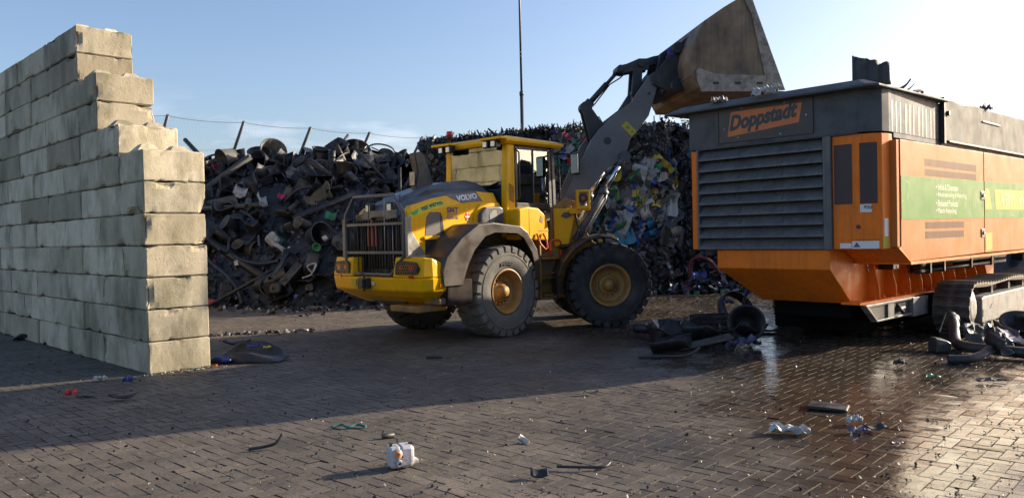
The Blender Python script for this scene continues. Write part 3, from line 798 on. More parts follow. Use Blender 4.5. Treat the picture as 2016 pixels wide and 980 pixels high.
# cab -------------------------------------------------------------
cab = empty('cab'); cab.parent = loader
CX0, CX1, CY = -0.97, 0.28, 0.74
def cabp(name, mb, m, bevel=0.0): return part(name, mb, m, cab, bevel)
mb = MB(); mb.box(CX0, CX1, -CY + 0.03, CY - 0.03, 1.40, 2.10); cabp('cab_floor', mb, 'black_plastic', 0.02)
mb = MB(); mb.box(-1.02, -0.95, -CY + 0.05, CY - 0.05, 2.08, 2.44); cabp('rear_bulkhead', mb, 'black_plastic', 0.01)
mb = MB()
mb.prism([(-1.04, 1.60), (-1.03, 2.4), (-0.99, 3.2), (-0.80, 3.2), (-0.80, 1.60)], -CY - 0.03, -CY + 0.10); cabp('pillar', mb, 'yellow', 0.025)
mb = MB(); mb.prism([(-1.04, 1.60), (-1.03, 2.4), (-0.99, 3.2), (-0.80, 3.2), (-0.80, 1.60)], CY - 0.12, CY + 0.03); cabp('pillar', mb, 'yellow', 0.025)
for s in (-1, 1):
    mb = MB(); mb.prism([(0.20, 2.1), (0.16, 3.2), (0.25, 3.2), (0.29, 2.1)], s * CY - 0.035, s * CY + 0.035); cabp('pillar', mb, 'black_plastic', 0.012)
for k in range(7):                        # louvres low on the rear pillar
    mb = MB(); z = 2.23 + k * 0.042; mb.loft([[(-0.97, -CY - 0.032, z + 0.03), (-0.85, -CY - 0.032, z - 0.03), (-0.85, -CY - 0.032, z - 0.012), (-0.97, -CY - 0.032, z + 0.048)], [(-0.97, -CY - 0.036, z + 0.03), (-0.85, -CY - 0.036, z - 0.03), (-0.85, -CY - 0.036, z - 0.012), (-0.97, -CY - 0.036, z + 0.048)]]); cabp('pillar_vent', mb, 'black_plastic')
# roof: slab with raised rear corners
mb = MB()
mb.loft([[(-1.06, -0.80, 3.20), (0.40, -0.80, 3.20), (0.40, 0.80, 3.20), (-1.06, 0.80, 3.20)], [(-1.10, -0.86, 3.25), (0.44, -0.86, 3.24), (0.44, 0.86, 3.24), (-1.10, 0.86, 3.25)], [(-1.09, -0.85, 3.30), (0.42, -0.85, 3.28), (0.42, 0.85, 3.28), (-1.09, 0.85, 3.30)], [(-0.98, -0.74, 3.345), (0.30, -0.74, 3.325), (0.30, 0.74, 3.325), (-0.98, 0.74, 3.345)]])
cabp('cab_roof', mb, 'yellow', 0.012)
for s in (-1, 1):
    mb = MB(); ys = sorted((s * 0.38, s * 0.88)); mb.box(-1.26, -1.07, ys[0], ys[1], 3.262, 3.305); cabp('roof_wing', mb, 'yellow', 0.015)
    for k in (0.47, 0.66):
        mb = MB(); mb.box(-1.22, -1.10, s * k - 0.065, s * k + 0.065, 3.135, 3.255); wl = cabp('work_light', mb, 'black_plastic', 0.015)
        mb = MB(); mb.box(-1.235, -1.222, s * k - 0.045, s * k + 0.045, 3.15, 3.24); part('lens', mb, 'lamp_glass', wl, 0.004)
# beacon
mb = MB(); mb.cyl((-1.12, 0.52, 3.30), (-1.12, 0.52, 3.42), 0.018); mb.cyl((-1.12, 0.52, 3.40), (-1.12, 0.52, 3.44), 0.085, 0.065); bc = cabp('beacon', mb, 'black_plastic')
mb = MB(); mb.cyl((-1.12, 0.52, 3.44), (-1.12, 0.52, 3.53), 0.065, 0.055); part('beacon_lens', mb, 'red_lamp', bc)
# glass
mb = MB(); mb.loft([[(-1.0, -CY + 0.09, 2.44), (-1.0, CY - 0.10, 2.44), (-0.985, CY - 0.10, 3.19), (-0.985, -CY + 0.09, 3.19)], [(-0.992, -CY + 0.09, 2.44), (-0.992, CY - 0.10, 2.44), (-0.977, CY - 0.10, 3.19), (-0.977, -CY + 0.09, 3.19)]]); cabp('rear_window', mb, 'cab_glass')
mb = MB(); mb.tube([(-1.03, -0.60, 2.56), (-1.03, -0.2, 2.46), (-1.02, 0.1, 2.40)], 0.012, 6); cabp('wiper', mb, 'black_plastic')
mb = MB(); mb.box(0.235, 0.243, -CY + 0.06, CY - 0.06, 2.12, 3.18); cabp('windscreen', mb, 'door_glass')
for s in (-1, 1):
    mb = MB(); y = s * CY
    for (x0, x1, z0, z1) in ((-0.79, 0.20, 3.13, 3.18), (-0.79, 0.20, 2.10, 2.20), (-0.79, -0.73, 2.2, 3.13), (0.10, 0.20, 2.2, 3.13), (-0.33, -0.30, 2.2, 3.13)):
        mb.box(x0, x1, y - 0.022, y + 0.022, z0, z1)
    dr = cabp('door', mb, 'black_plastic', 0.008)
    mb = MB(); mb.box(-0.73, -0.33, y - 0.004, y + 0.004, 2.2, 3.13); part('pane', mb, 'door_glass', dr)
    mb = MB(); mb.box(-0.30, 0.10, y - 0.004, y + 0.004, 2.2, 3.13); part('pane', mb, 'door_glass', dr)
    mb = MB(); mb.tube([(-0.77, y + s * 0.03, 3.12), (-0.77, y + s * 0.10, 3.06), (-0.77, y + s * 0.10, 2.30), (-0.77, y + s * 0.03, 2.22)], 0.014, 8); part('grab_rail', mb, 'black_plastic', dr)
# interior
mb = MB(); mb.box(-0.72, -0.25, -0.25, 0.25, 2.1, 2.42); mb.prism([(-0.78, 2.40), (-0.88, 3.0), (-0.74, 3.02), (-0.62, 2.42)], -0.23, 0.23); mb.box(-0.86, -0.76, -0.12, 0.12, 2.98, 3.14); cabp('seat', mb, 'interior', 0.04)
mb = MB(); mb.cyl((0.12, 0, 2.1), (-0.02, 0, 2.55), 0.05); mb.tube([(-0.04 + 0.07 * math.cos(R(a)), 0.19 * math.sin(R(a)), 2.58 + 0.10 * math.cos(R(a))) for a in range(0, 361, 24)], 0.015, 6); cabp('steering_wheel', mb, 'interior')
mb = MB(); mb.box(-0.5, 0.1, 0.42, 0.66, 2.1, 2.62); cabp('side_console', mb, 'interior_teal', 0.03)
# mirror and its guard rails at the front corner
mb = MB(); mb.tube([(0.27, -CY - 0.02, 3.10), (0.36, -CY - 0.30, 3.08), (0.38, -CY - 0.42, 3.05)], 0.016, 6); mb.tube([(0.33, -CY - 0.03, 3.15), (0.36, -CY - 0.06, 2.7), (0.36, -CY - 0.06, 2.2)], 0.016, 6)
for k in range(4): mb.tube([(0.27, -CY - 0.02, 2.3 + k * 0.24), (0.36, -CY - 0.06, 2.28 + k * 0.24)], 0.010, 5)
mr = cabp('mirror_arm', mb, 'black_plastic')
mb = MB(); mb.box(0.36, 0.43, -CY - 0.52, -CY - 0.32, 2.70, 3.10); part('mirror', mb, 'black_plastic', mr, 0.03)
mb = MB(); mb.box(0.350, 0.358, -CY - 0.50, -CY - 0.34, 2.73, 3.07); part('mirror_glass', mb, 'chrome', mr, 0.003)

# battery box below the door, steps, handles
mb = MB(); mb.prism([(-1.02, 1.56), (-1.02, 2.08), (-0.80, 2.12), (-0.52, 2.10), (-0.33, 1.98), (-0.26, 1.80), (-0.26, 1.54)], -1.04, -0.72); bx_ = rear('battery_box', mb, 'yellow', 0.03)
mb = MB(); mb.prism([(-0.77, 1.58), (-0.765, 1.58), (-0.765, 2.09), (-0.77, 2.09)], -1.043, -1.035); rear('door_gap', mb, 'black_plastic', parent=bx_)
mb = MB(); mb.box(-0.52, -0.26, -1.046, -1.036, 1.70, 1.715); mb.prism([(-0.50, 1.88), (-0.46, 1.97), (-0.40, 1.92), (-0.43, 1.84)], -1.046, -1.036); rear('small_badge', mb, 'yellow_dirty', parent=bx_)
mb = MB()
for (x0, x1, z) in ((-0.42, 0.10, 1.20), (-0.40, 0.08, 0.86), (-0.38, 0.06, 0.56)):
    mb.box(x0, x1, -1.02, -0.66, z, z + 0.035)
mb.box(-0.44, -0.40, -0.98, -0.62, 0.5, 1.55); mb.box(0.06, 0.10, -0.80, -0.70, 0.5, 1.25); mb.box(-0.4, 0.1, -0.69, -0.65, 0.55, 1.5)
rear('boarding_steps', mb, 'yellow_dirty', 0.008)
mb = MB(); mb.tube([(-0.60, -1.06, 1.66), (-0.56, -1.10, 1.48), (-0.44, -1.11, 1.38), (-0.38, -1.11, 1.42), (-0.40, -1.10, 1.56), (-0.44, -1.06, 1.66)], 0.018, 8); rear('handle', mb, 'handle_orange')
mb = MB(); mb.tube([(-0.16, -0.98, 1.24), (-0.16, -0.98, 1.50), (-0.10, -0.98, 1.54), (0.08, -0.98, 1.54), (0.14, -0.98, 1.50), (0.14, -0.98, 1.18), (0.02, -0.98, 0.98), (-0.14, -0.98, 0.95)], 0.018, 8); rear('handle', mb, 'handle_orange')
mb = MB(); mb.tube([(-0.1, -0.55, 2.1), (0.05, -0.62, 1.7), (0.02, -0.5, 1.25), (0.15, -0.4, 1.0)], 0.035, 6); mb.tube([(-0.02, -0.6, 2.2), (0.12, -0.62, 1.7), (0.1, -0.5, 1.3), (0.3, -0.4, 1.1)], 0.03, 6); mb.tube([(0.06, -0.3, 2.1), (0.16, -0.4, 1.5), (0.4, -0.3, 1.2)], 0.035, 6); rear('hydraulic_hoses', mb, 'black_plastic')

# front frame -------------------------------------------------------
for s in (-1, 1):
    mb = MB(); mb.prism([(0.20, 0.55), (0.20, 1.22), (0.52, 1.34), (0.58, 2.12), (0.86, 2.30), (1.06, 2.22), (1.06, 1.95), (1.34, 1.50), (1.95, 1.15), (1.95, 0.62)], s * 0.56 - 0.03, s * 0.56 + 0.03); front('tower_plate', mb, 'yellow_dirty', 0.015)
mb = MB(); mb.box(0.15, 1.95, -0.53, 0.53, 0.50, 1.12); mb.box(0.55, 1.0, -0.53, 0.53, 1.12, 1.9); mb.cyl((1.5, -0.75, 0.735), (1.5, 0.75, 0.735), 0.17); mb.cyl((0.9, -0.62, 2.12), (0.9, 0.62, 2.12), 0.07)
front('front_frame', mb, 'yellow_dirty', 0.02)
mb = MB(); mb.prism([(0.62, 1.42), (0.62, 2.10), (0.92, 2.10), (1.0, 1.92), (0.88, 1.42)], -0.66, -0.592); vb = front('valve_cover', mb, 'yellow', 0.02)
mb = MB(); mb.prism([(0.74, 1.96), (0.80, 2.03), (0.92, 2.04), (0.94, 1.96), (0.84, 1.92)], -0.672, -0.66); part('cover_recess', mb, 'hood_grey', vb, 0.004)
mb = MB(); mb.tube([(1.0, -0.68, 2.0), (1.06, -0.70, 1.7), (0.98, -0.70, 1.48), (0.82, -0.69, 1.42)], 0.014, 6); mb.cyl((0.70, -0.70, 1.41), (0.86, -0.70, 1.43), 0.04); front('sensor_cable', mb, 'black_plastic')
# head light in its yellow frame
for s in (-1, 1):
    mb = MB()
    for (x0, x1, z0, z1) in ((1.02, 1.06, 2.14, 2.42), (1.22, 1.26, 2.14, 2.42), (1.06, 1.22, 2.38, 2.42), (1.02, 1.26, 2.08, 2.14)): mb.box(x0, x1, s * 0.74 - 0.06, s * 0.74 + 0.06, z0, z1)
    mb.box(0.9, 1.1, *sorted((s * 0.58, s * 0.78)), 2.0, 2.09)
    hl = front('headlight', mb, 'yellow', 0.008)
    mb = MB(); mb.cyl((1.13, s * 0.70, 2.27), (1.13, s * 0.80, 2.27), 0.085); part('lamp', mb, 'black_plastic', hl)
    mb = MB(); mb.cyl((1.13, s * 0.80, 2.27), (1.13, s * 0.806, 2.27), 0.035); part('lens', mb, 'red_lamp', hl)
    mb = MB(); mb.box(1.01, 1.27, s * 0.74 - 0.065, s * 0.74 + 0.065, 2.055, 2.078); part('orange_strip', mb, 'orange_lamp', hl)
# front fenders
FF = [(0.56, 0.56), (0.56, 0.95), (0.66, 1.18), (0.84, 1.40), (1.08, 1.56), (1.34, 1.63), (1.55, 1.60), (1.66, 1.55)]
for s in (-1, 1):
    mb = MB(); inn = offset_line(FF, 0.03); rings = []
    for k in range(len(FF)):
        (x, z), (xi, zi) = FF[k], inn[k]
        rings.append([(x, s * 0.62, z), (x, s * 1.17, z), (xi, s * 1.21, zi - 0.01), (xi, s * 1.19, zi - 0.04), (xi, s * 1.15, zi), (xi, s * 0.62, zi)])
    mb.loft(rings); front('front_fender', mb, 'fender_plastic', 0.008)

# boom --------------------------------------------------------------
BO = [(0.78, 2.04), (0.84, 2.24), (1.10, 2.78), (1.36, 3.32), (1.52, 3.53), (1.81, 3.79), (2.14, 4.03), (2.31, 4.28), (2.47, 4.50), (2.58, 4.58), (2.68, 4.52), (2.66, 4.40), (2.60, 4.20), (2.46, 3.78), (2.26, 3.52), (2.09, 3.33), (2.02, 3.12), (1.92, 2.99), (1.62, 2.78), (1.22, 2.30), (1.02, 2.02), (0.90, 1.96)]
for s in (-1, 1):
    mb = MB(); mb.prism(BO, s * 0.47 - 0.04, s * 0.47 + 0.04); bm_ = front('boom_arm', mb, 'boom_grey', 0.012)
    mb = MB(); mb.cyl((1.67, s * 0.512, 3.32), (1.67, s * 0.518, 3.32), 0.068, n=24); part('boom_hole', mb, 'decal_black', bm_)
    mb = MB(); mb.cyl((1.96, s * 0.42, 3.03), (1.96, s * 0.60, 3.03), 0.085, n=20); mb.cyl((2.58, s * 0.42, 4.44), (2.58, s * 0.56, 4.44), 0.07, n=20); mb.cyl((2.47, s * 0.512, 4.18), (2.47, s * 0.52, 4.18), 0.025); part('pin', mb, 'black_steel', bm_)
    if s < 0:
        mb = MB(); c = [(1.93, 3.59), (2.03, 3.68), (2.22, 3.49), (2.12, 3.40)]; mb.prism(c, -0.5125, -0.516); st = part('warning_sticker', mb, 'decal_yellow', bm_)
        mb = MB(); mb.prism([(2.00, 3.54), (2.055, 3.62), (2.10, 3.53)], -0.5165, -0.518); mb.prism([(2.10, 3.475), (2.14, 3.51), (2.17, 3.48), (2.13, 3.45)], -0.5165, -0.518); part('warning_sign', mb, 'decal_olive', bm_)
mb = MB(); mb.cyl((1.75, -0.43, 3.30), (1.75, 0.43, 3.30), 0.15, n=20); mb.prism([(1.5, 3.10), (1.42, 3.42), (1.30, 3.95), (1.42, 4.06), (1.52, 3.92), (1.80, 3.52), (1.95, 3.2)], -0.14, -0.09); mb.prism([(1.5, 3.10), (1.42, 3.42), (1.30, 3.95), (1.42, 4.06), (1.52, 3.92), (1.80, 3.52), (1.95, 3.2)], 0.09, 0.14)
front('boom_crossmember', mb, 'black_steel', 0.01)
# lift cylinders
for s in (-1, 1):
    top = Vector((1.96, s * 0.60, 3.03)); bot = Vector((1.02, s * 0.60, 1.52)); d = (top - bot).normalized()
    mb = MB(); mb.cyl(bot, bot + d * 1.02, 0.075, n=16); mb.cyl(bot + d * 0.96, bot + d * 1.06, 0.09, n=16); lc = front('lift_cylinder', mb, 'hood_grey')
    mb = MB(); mb.cyl(bot + d * 1.04, top - d * 0.06, 0.042, n=14); part('piston_rod', mb, 'chrome', lc)
    mb = MB(); mb.cyl(top - Vector((0, 0.06, 0)), top + Vector((0, 0.06, 0)), 0.095, n=18); mb.cyl(top - d * 0.2, top, 0.055); part('rod_eye', mb, 'hood_grey', lc)
    mb = MB(); o = Vector((0.07, s * 0.07, -0.05)); mb.tube([bot + d * 0.2 + o, bot + d * 0.6 + o, bot + d * 0.9 + o, bot + d * 1.02 + o * 0.6], 0.018, 6); part('oil_pipe', mb, 'bare_steel', lc)
# tilt cylinder and lever
mb = MB(); p, q = Vector((1.38, 0, 4.0)), Vector((2.04, 0, 4.70)); d = (q - p).normalized()
mb.cyl(p, p + d * 0.16, 0.09); mb.cyl(p - Vector((0, 0.13, 0)), p + Vector((0, 0.13, 0)), 0.11, n=18); mb.cyl(p + d * 0.1, p + d * 0.62, 0.055); tc_ = front('tilt_cylinder', mb, 'black_steel')
mb = MB(); mb.cyl(p + d * 0.62, q, 0.036); part('piston_rod', mb, 'black_steel', tc_)
mb = MB(); mb.tube([p + Vector((0.1, 0.1, -0.02)), p + Vector((0.22, 0.1, 0.1)), q + Vector((-0.15, 0.1, -0.24)), q + Vector((0.05, 0.1, -0.12)), q + Vector((0.16, 0.08, -0.02))], 0.014, 6)
mb.tube([p + Vector((0.02, 0.05, -0.25)), p + Vector((0.28, 0.06, -0.16)), p + Vector((0.36, 0.06, -0.30)), p + Vector((0.14, 0.06, -0.44))], 0.014, 6)
mb.tube([p + Vector((0.0, -0.05, -0.25)), p + Vector((-0.12, 0.0, -0.32)), p + Vector((-0.05, 0.0, -0.42)), p + Vector((0.2, 0.0, -0.40))], 0.014, 6)
for k in range(4): mb.tube([p + Vector((0.10, -0.06, -0.30 - 0.05 * k)), p + Vector((0.34, -0.06, -0.34 - 0.05 * k))], 0.012, 6)
part('hydraulic_hoses', mb, 'black_plastic', tc_)
mb = MB()
lev = [(1.95, 4.64), (1.99, 4.76), (2.16, 4.80), (2.40, 4.90), (2.60, 4.90), (2.60, 4.70), (2.46, 4.66), (2.44, 4.40), (2.40, 4.12), (2.24, 4.22), (2.28, 4.66), (2.10, 4.62)]
for s in (-1, 1): mb.prism(lev, s * 0.13 - 0.03, s * 0.13 + 0.03)
mb.cyl((2.04, -0.18, 4.71), (2.04, 0.18, 4.71), 0.07); mb.cyl((2.44, -0.2, 4.80), (2.44, 0.2, 4.80), 0.07); front('tilt_lever', mb, 'black_steel', 0.012)
mb = MB(); mb.prism([(2.44, 4.88), (2.70, 4.96), (3.02, 5.02), (3.10, 4.88), (2.74, 4.80), (2.44, 4.74)], -0.08, 0.08); mb.prism([(2.30, 4.10), (2.26, 4.30), (2.34, 4.36), (2.62, 4.62), (2.66, 4.50)], -0.09, 0.09); front('tilt_link', mb, 'black_steel', 0.012)

# bucket --------------------------------------------------------------
BK = [(4.62, 4.10), (4.2, 4.085), (3.30, 4.07), (3.12, 4.14), (3.02, 4.33), (2.99, 4.62), (3.04, 4.90), (3.24, 5.30), (3.60, 5.54), (3.96, 5.74)]
inn = offset_line(BK, -0.035) if offset_line(BK, -0.035)[2][1] > 4.07 else offset_line(BK, 0.035)
bucket = empty('bucket'); bucket.parent = loader; bucket.rotation_euler = FR
mb = MB(); W2 = 1.26
mb.loft([[(x, -W2, z), (x, W2, z), (xi, W2, zi), (xi, -W2, zi)] for (x, z), (xi, zi) in zip(BK, inn)])
part('bucket_shell', mb, 'bucket_steel', bucket, 0.008)
SP = [(4.66, 4.10), (4.36, 4.085), (3.30, 4.07), (3.12, 4.14), (3.02, 4.33), (2.99, 4.62), (3.04, 4.90), (3.24, 5.30), (3.60, 5.54), (3.98, 5.76), (4.06, 5.72)]
for s in (-1, 1):
    mb = MB(); a, b_ = sorted((s * W2 + s * 0.002, s * (W2 + 0.034))); mb.prism(SP, a, b_); sp = part('side_plate', mb, 'bucket_steel', bucket, 0.006)
    a, b_ = sorted((s * (W2 + 0.036), s * (W2 + 0.062)))
    mb = MB(); mb.prism([(4.70, 4.09), (4.38, 4.09), (4.10, 5.42), (3.96, 5.70), (4.0, 5.80), (4.10, 5.74)], a, b_); part('side_cutter', mb, 'bucket_edge', sp, 0.006)
    mb = MB(); mb.prism([(3.16, 4.065), (3.08, 4.30), (3.07, 4.44), (3.13, 4.48), (3.22, 4.44), (3.45, 4.37), (4.37, 4.35), (4.37, 4.065)], a, b_); wp = part('wear_plate', mb, 'bucket_edge', sp, 0.008)
    for k in range(3):
        mb = MB(); x = 3.37 + k * 0.40; aa, bb = sorted((s * (W2 + 0.0625), s * (W2 + 0.066))); mb.box(x, x + 0.11, aa, bb, 4.19, 4.235); part('slot', mb, 'decal_black', sp)
mb = MB(); mb.prism([(4.40, 4.045), (4.40, 4.08), (4.62, 4.085), (4.72, 4.075), (4.62, 4.045)], -W2 - 0.03, W2 + 0.03); part('cutting_edge', mb, 'bucket_edge', bucket, 0.006)
for s in (-1, 1):
    mb = MB(); mb.prism([(2.52, 4.34), (2.50, 4.52), (2.62, 4.60), (2.95, 4.98), (3.20, 5.22), (3.10, 4.85), (3.05, 4.40), (3.02, 4.22), (2.80, 4.20)], s * 0.56 - 0.03, s * 0.56 + 0.03)
    mb.prism([(2.60, 4.40), (2.75, 4.95), (2.92, 5.06), (3.12, 5.06), (3.04, 4.60), (3.0, 4.35)], s * 0.32 - 0.03, s * 0.32 + 0.03)
    br = part('bucket_bracket', mb, 'black_steel', bucket, 0.012)
    mb = MB(); mb.cyl((2.60, s * 0.52, 4.44), (2.60, s * 0.61, 4.44), 0.075, n=18); mb.cyl((2.84, s * 0.52, 4.82), (2.84, s * 0.60, 4.82), 0.05, n=14); mb.cyl((2.92, s * 0.52, 4.36), (2.92, s * 0.60, 4.36), 0.04, n=14); part('pin', mb, 'black_steel', br)
mb = MB(); mb.box(2.80, 2.95, -0.598, -0.592, 4.86, 4.98); part('blue_sticker', mb, M.setdefault('decal_blue', mat('decal_blue', (0.05, 0.05, 0.30), 0.4)), bucket, rot=(0, 0, 0))
mb = MB(); mb.cyl((2.96, -0.7, 4.30), (2.96, 0.7, 4.30), 0.12, n=16); mb.cyl((2.98, -0.7, 4.98), (2.98, 0.7, 4.98), 0.10, n=16); part('bucket_tube', mb, 'black_steel', bucket)
for z in (4.35, 4.55): 
    mb = MB(); mb.box(3.00, 3.05, -1.2, 1.2, z, z + 0.025); part('stiffener', mb, 'bucket_steel', bucket)

# decals on the hood ---------------------------------------------------
def map_mesh(me, fn):
    for v in me.vertices: v.co = fn(v.co.x, v.co.y, v.co.z)
    me.update(); return me
def slab_on(fn, pts, th=0.003):
    mb = MB(); mb.loft([[fn(u, v, 0.0) for u, v in pts], [fn(u, v, th) for u, v in pts]]); return mb
band = lambda x0, lift: (lambda u, v, w: band_pt(x0 + u, v, w + lift))
vp = rear('name_plate', slab_on(band(0, 0.003), [(-2.26, 0.98), (-2.0, 1.0), (-1.60, 1.0), (-1.50, 0.05), (-1.98, 0.05)]), 'hood_grey')
me = text_mesh('VOLVO', 0.46, extrude=0.0015, bold=0.045, height=0.56)
link('lettering', map_mesh(me, lambda u, v, w: band_pt(-2.07 + u, 0.26 + v, 0.0085 + w)), 'decal_white', vp)
vw = rear('name_plate', slab_on(band(0, 0.003), [(-3.06, 0.12), (-3.06, 0.50), (-2.86, 0.56), (-2.60, 0.62), (-2.34, 0.68), (-2.36, 0.18), (-2.60, 0.14), (-2.86, 0.08)]), 'decal_lime')
rear('leaf_mark', slab_on(band(0, 0.0065), [(-3.03, 0.50), (-2.87, 0.54), (-2.91, 0.16), (-2.97, 0.10)]), 'decal_green', parent=vw)
me = text_mesh('van werven', 0.44, extrude=0.001, bold=0.012, height=0.34)
link('lettering', map_mesh(me, lambda u, v, w: band_pt(-2.82 + u, 0.21 + v + 0.1 * u, 0.0085 + w)), 'decal_black', vw)
flat = lambda x0, z0: (lambda u, v, w: (x0 + u, -0.668 - w, z0 + v))
me = text_mesh('SMT', 0.25, extrude=0.001, bold=0.04, height=0.095); link('lettering', map_mesh(me, flat(-2.31, 2.02)), 'decal_purple', hood)
me = text_mesh('RENTAL', 0.25, extrude=0.001, bold=0.015, height=0.055); link('lettering', map_mesh(me, flat(-2.31, 1.92)), 'decal_purple', hood)
rear('decal_line', slab_on(flat(0, 0), [(-2.31, 1.992), (-2.31, 2.004), (-2.06, 2.004), (-2.06, 1.992)], 0.001), 'decal_purple', parent=hood)
bd = rear('badge', slab_on(flat(-1.86, 1.96), [(0.055 * math.cos(R(q * 24)), 0.068 * math.sin(R(q * 24))) for q in range(15)], 0.003), 'decal_red')
mb = MB(); mb.cyl((-1.86, -0.671, 1.96), (-1.86, -0.674, 1.96), 0.022)
for q in range(4): 
    c_, d_ = 0.042 * math.cos(R(q * 90)), 0.052 * math.sin(R(q * 90)); mb.box(-1.86 + c_ - 0.014, -1.86 + c_ + 0.014, -0.673, -0.671, 1.96 + d_ - 0.010, 1.96 + d_ + 0.010)
rear('badge_mark', mb, 'decal_white', parent=bd)
# ---------------------------------------------------------------- tracked shredder
# local: x back along the machine, y to its far side, z up; the near front corner post stands at the origin
SK, SZ = 0.92, 0.132
shredder = empty('shredder', (4.6, 9.724, SZ), R(43)); shredder.scale = (SK, SK, SK)
tag(shredder, 'large orange tracked shredder with dark louvred front and grey hopper', 'shredder')
SH_M = Matrix.Translation((4.6, 9.724, SZ)) @ Matrix.Rotation(R(43), 4, 'Z') @ Matrix.Scale(SK, 4)
def shw(x, y, z): return SH_M @ Vector((x, y, z))
GZ = -SZ / SK
def sp(name, mb, m, bevel=0.0, parent=None, segs=2): return part(name, mb, m, parent or shredder, bevel, segs=segs)
def foot(pts, z0, z1): 
    mb = MB(); mb.prism(pts, z0, z1, 'z'); return mb

# hull under the front box
mb = MB()
mb.loft([[(0.74, 0.74, 0.51), (0.74, 2.2, 0.51), (7.5, 2.2, 0.51), (7.5, 0.74, 0.51)], [(0.0, 0.72, 1.05), (0.0, 2.55, 1.05), (7.5, 2.55, 1.05), (7.5, 0.72, 1.05)], [(0.0, 0.72, 1.335), (0.0, 2.55, 1.335), (7.5, 2.55, 1.335), (7.5, 0.72, 1.335)]])
sp('hull', mb, 'orange_paint', 0.012)
mb = MB(); mb.box(0.50, 7.2, 0.52, 0.80, 0.515, 0.55); fl = sp('flange', mb, 'orange_paint', 0.004)
for k in range(9):
    mb = MB(); x = 0.75 + k * 0.42 + (0.1 if k % 2 else 0); mb.cyl((x, 0.62, 0.55), (x, 0.62, 0.585), 0.028, n=8, smooth=False); sp('bolt', mb, 'orange_paint', parent=fl)
for x in (1.28, 1.92, 2.50, 3.02, 3.42, 4.02, 4.62, 5.2, 5.8, 6.4):
    mb = MB(); mb.prism([(0.73, 0.55), (0.55, 0.55), (0.555, 0.72), (0.60, 0.90), (0.64, 1.10), (0.73, 1.14)], x, x + 0.025, 'x'); sp('rib', mb, 'orange_paint', 0.003)
mb = MB(); mb.prism([(0.57, 0.505), (0.98, 0.27), (2.28, 0.25), (2.34, 0.505)], 0.50, 0.53); sp('drawbar_dark_inside', mb, 'black_steel', 0.003)  # black plate stands for the shaded inside of the drawbar frame
mb = MB(); mb.box(0.6, 2.42, 0.46, 0.56, 0.475, 0.512); mb.box(0.95, 2.34, 0.46, 0.56, 0.235, 0.262); mb.loft([[(0.57, 0.46, 0.50), (0.60, 0.46, 0.51), (0.60, 0.56, 0.51), (0.57, 0.56, 0.50)], [(0.95, 0.46, 0.245), (0.99, 0.46, 0.262), (0.99, 0.56, 0.262), (0.95, 0.56, 0.245)]]); mb.box(1.38, 1.62, 0.47, 0.505, 0.26, 0.476); mb.box(2.30, 2.95, 0.44, 0.62, 0.20, 0.50)
sp('drawbar_frame', mb, 'chassis_grey', 0.006)
mb = MB(); mb.box(0.95, 7.0, 0.85, 2.1, 0.26, 0.505); mb.box(1.5, 6.8, 0.95, 2.4, 0.0, 0.26); sp('under_beam_light_block', mb, 'shade_black', 0.02)  # beam, with a lower box added to block light under the machine
mb = MB(); mb.cyl((1.72, 0.46, 0.36), (1.95, 0.46, 0.37), 0.035); mb.cyl((1.8, 0.40, 0.30), (1.8, 0.52, 0.44), 0.03); sp('coupling', mb, 'black_steel')

# front box: corner posts, louvres, core
mb = MB(); mb.box(0.14, 2.15, 0.10, 2.9, 1.34, 2.93); sp('engine_bay', mb, 'black_steel')
POST = [(0.0, 0.665), (0.0, 0.27), (0.05, 0.13), (0.14, 0.04), (0.30, 0.01), (0.42, 0.01), (0.42, 0.665)]
post = sp('corner_post', foot(POST, 1.34, 2.925), 'orange_paint', 0.006)
sp('corner_post', foot([(0.0, 2.88), (0.0, 3.0), (0.42, 3.0), (0.42, 2.88)], 1.34, 2.925), 'orange_paint', 0.01)
def skin(pts, off, z0, z1, th=0.006):
    """slab following the post's outline: pts in order, pushed out by off"""
    n = len(pts); nr = []
    for i in range(n):
        a, b_ = Vector(pts[max(i - 1, 0)]), Vector(pts[min(i + 1, n - 1)]); t = (b_ - a).normalized(); v = Vector((t.y, -t.x))
        if v.x > 0 and v.y >= -0.2: v = -v
        nr.append(v if (v.x < 0.01) else -v)
    o = [(p[0] + v.x * off, p[1] + v.y * off) for p, v in zip(pts, nr)]; i_ = [(p[0] + v.x * (off + th), p[1] + v.y * (off + th)) for p, v in zip(pts, nr)]
    return foot(o + i_[::-1], z0, z1)
sp('vent_mesh', skin([(0.0, 0.64), (0.0, 0.39)], 0.001, 1.97, 2.80), 'mesh_dark', parent=post)
sp('vent_mesh', skin([(0.0, 0.285), (0.02, 0.215), (0.05, 0.13), (0.09, 0.085)], 0.001, 1.97, 2.80), 'mesh_dark', parent=post)
sp('service_door', skin([(0.0, 0.39), (0.0, 0.27), (0.05, 0.13), (0.12, 0.058)], 0.002, 1.47, 1.83, 0.014), 'orange_paint', 0.004)
mb = MB(); mb.cyl((-0.016, 0.305, 1.65), (-0.03, 0.305, 1.65), 0.028, n=12); sp('door_lock', mb, 'black_steel')
st = sp('sticker', skin([(0.0, 0.285), (0.02, 0.215), (0.045, 0.145)], 0.001, 1.85, 1.955, 0.003), 'decal_white', parent=post)
me = text_mesh('POLS', 0.11, extrude=0.0006, bold=0.02, height=0.045); link('lettering', map_mesh(me, lambda u, v, w: (0.012 + 0.25 * u - 0.0065, 0.235 - u * 0.9, 1.895 + v)), 'decal_black', post)
sp('sticker', skin([(0.0, 0.57), (0.0, 0.41)], 0.001, 1.355, 1.425, 0.003), 'decal_white', parent=post)
sp('sticker', skin([(0.0, 0.40), (0.0, 0.27), (0.05, 0.13), (0.10, 0.075)], 0.001, 1.35, 1.455, 0.003), 'decal_white', parent=post)
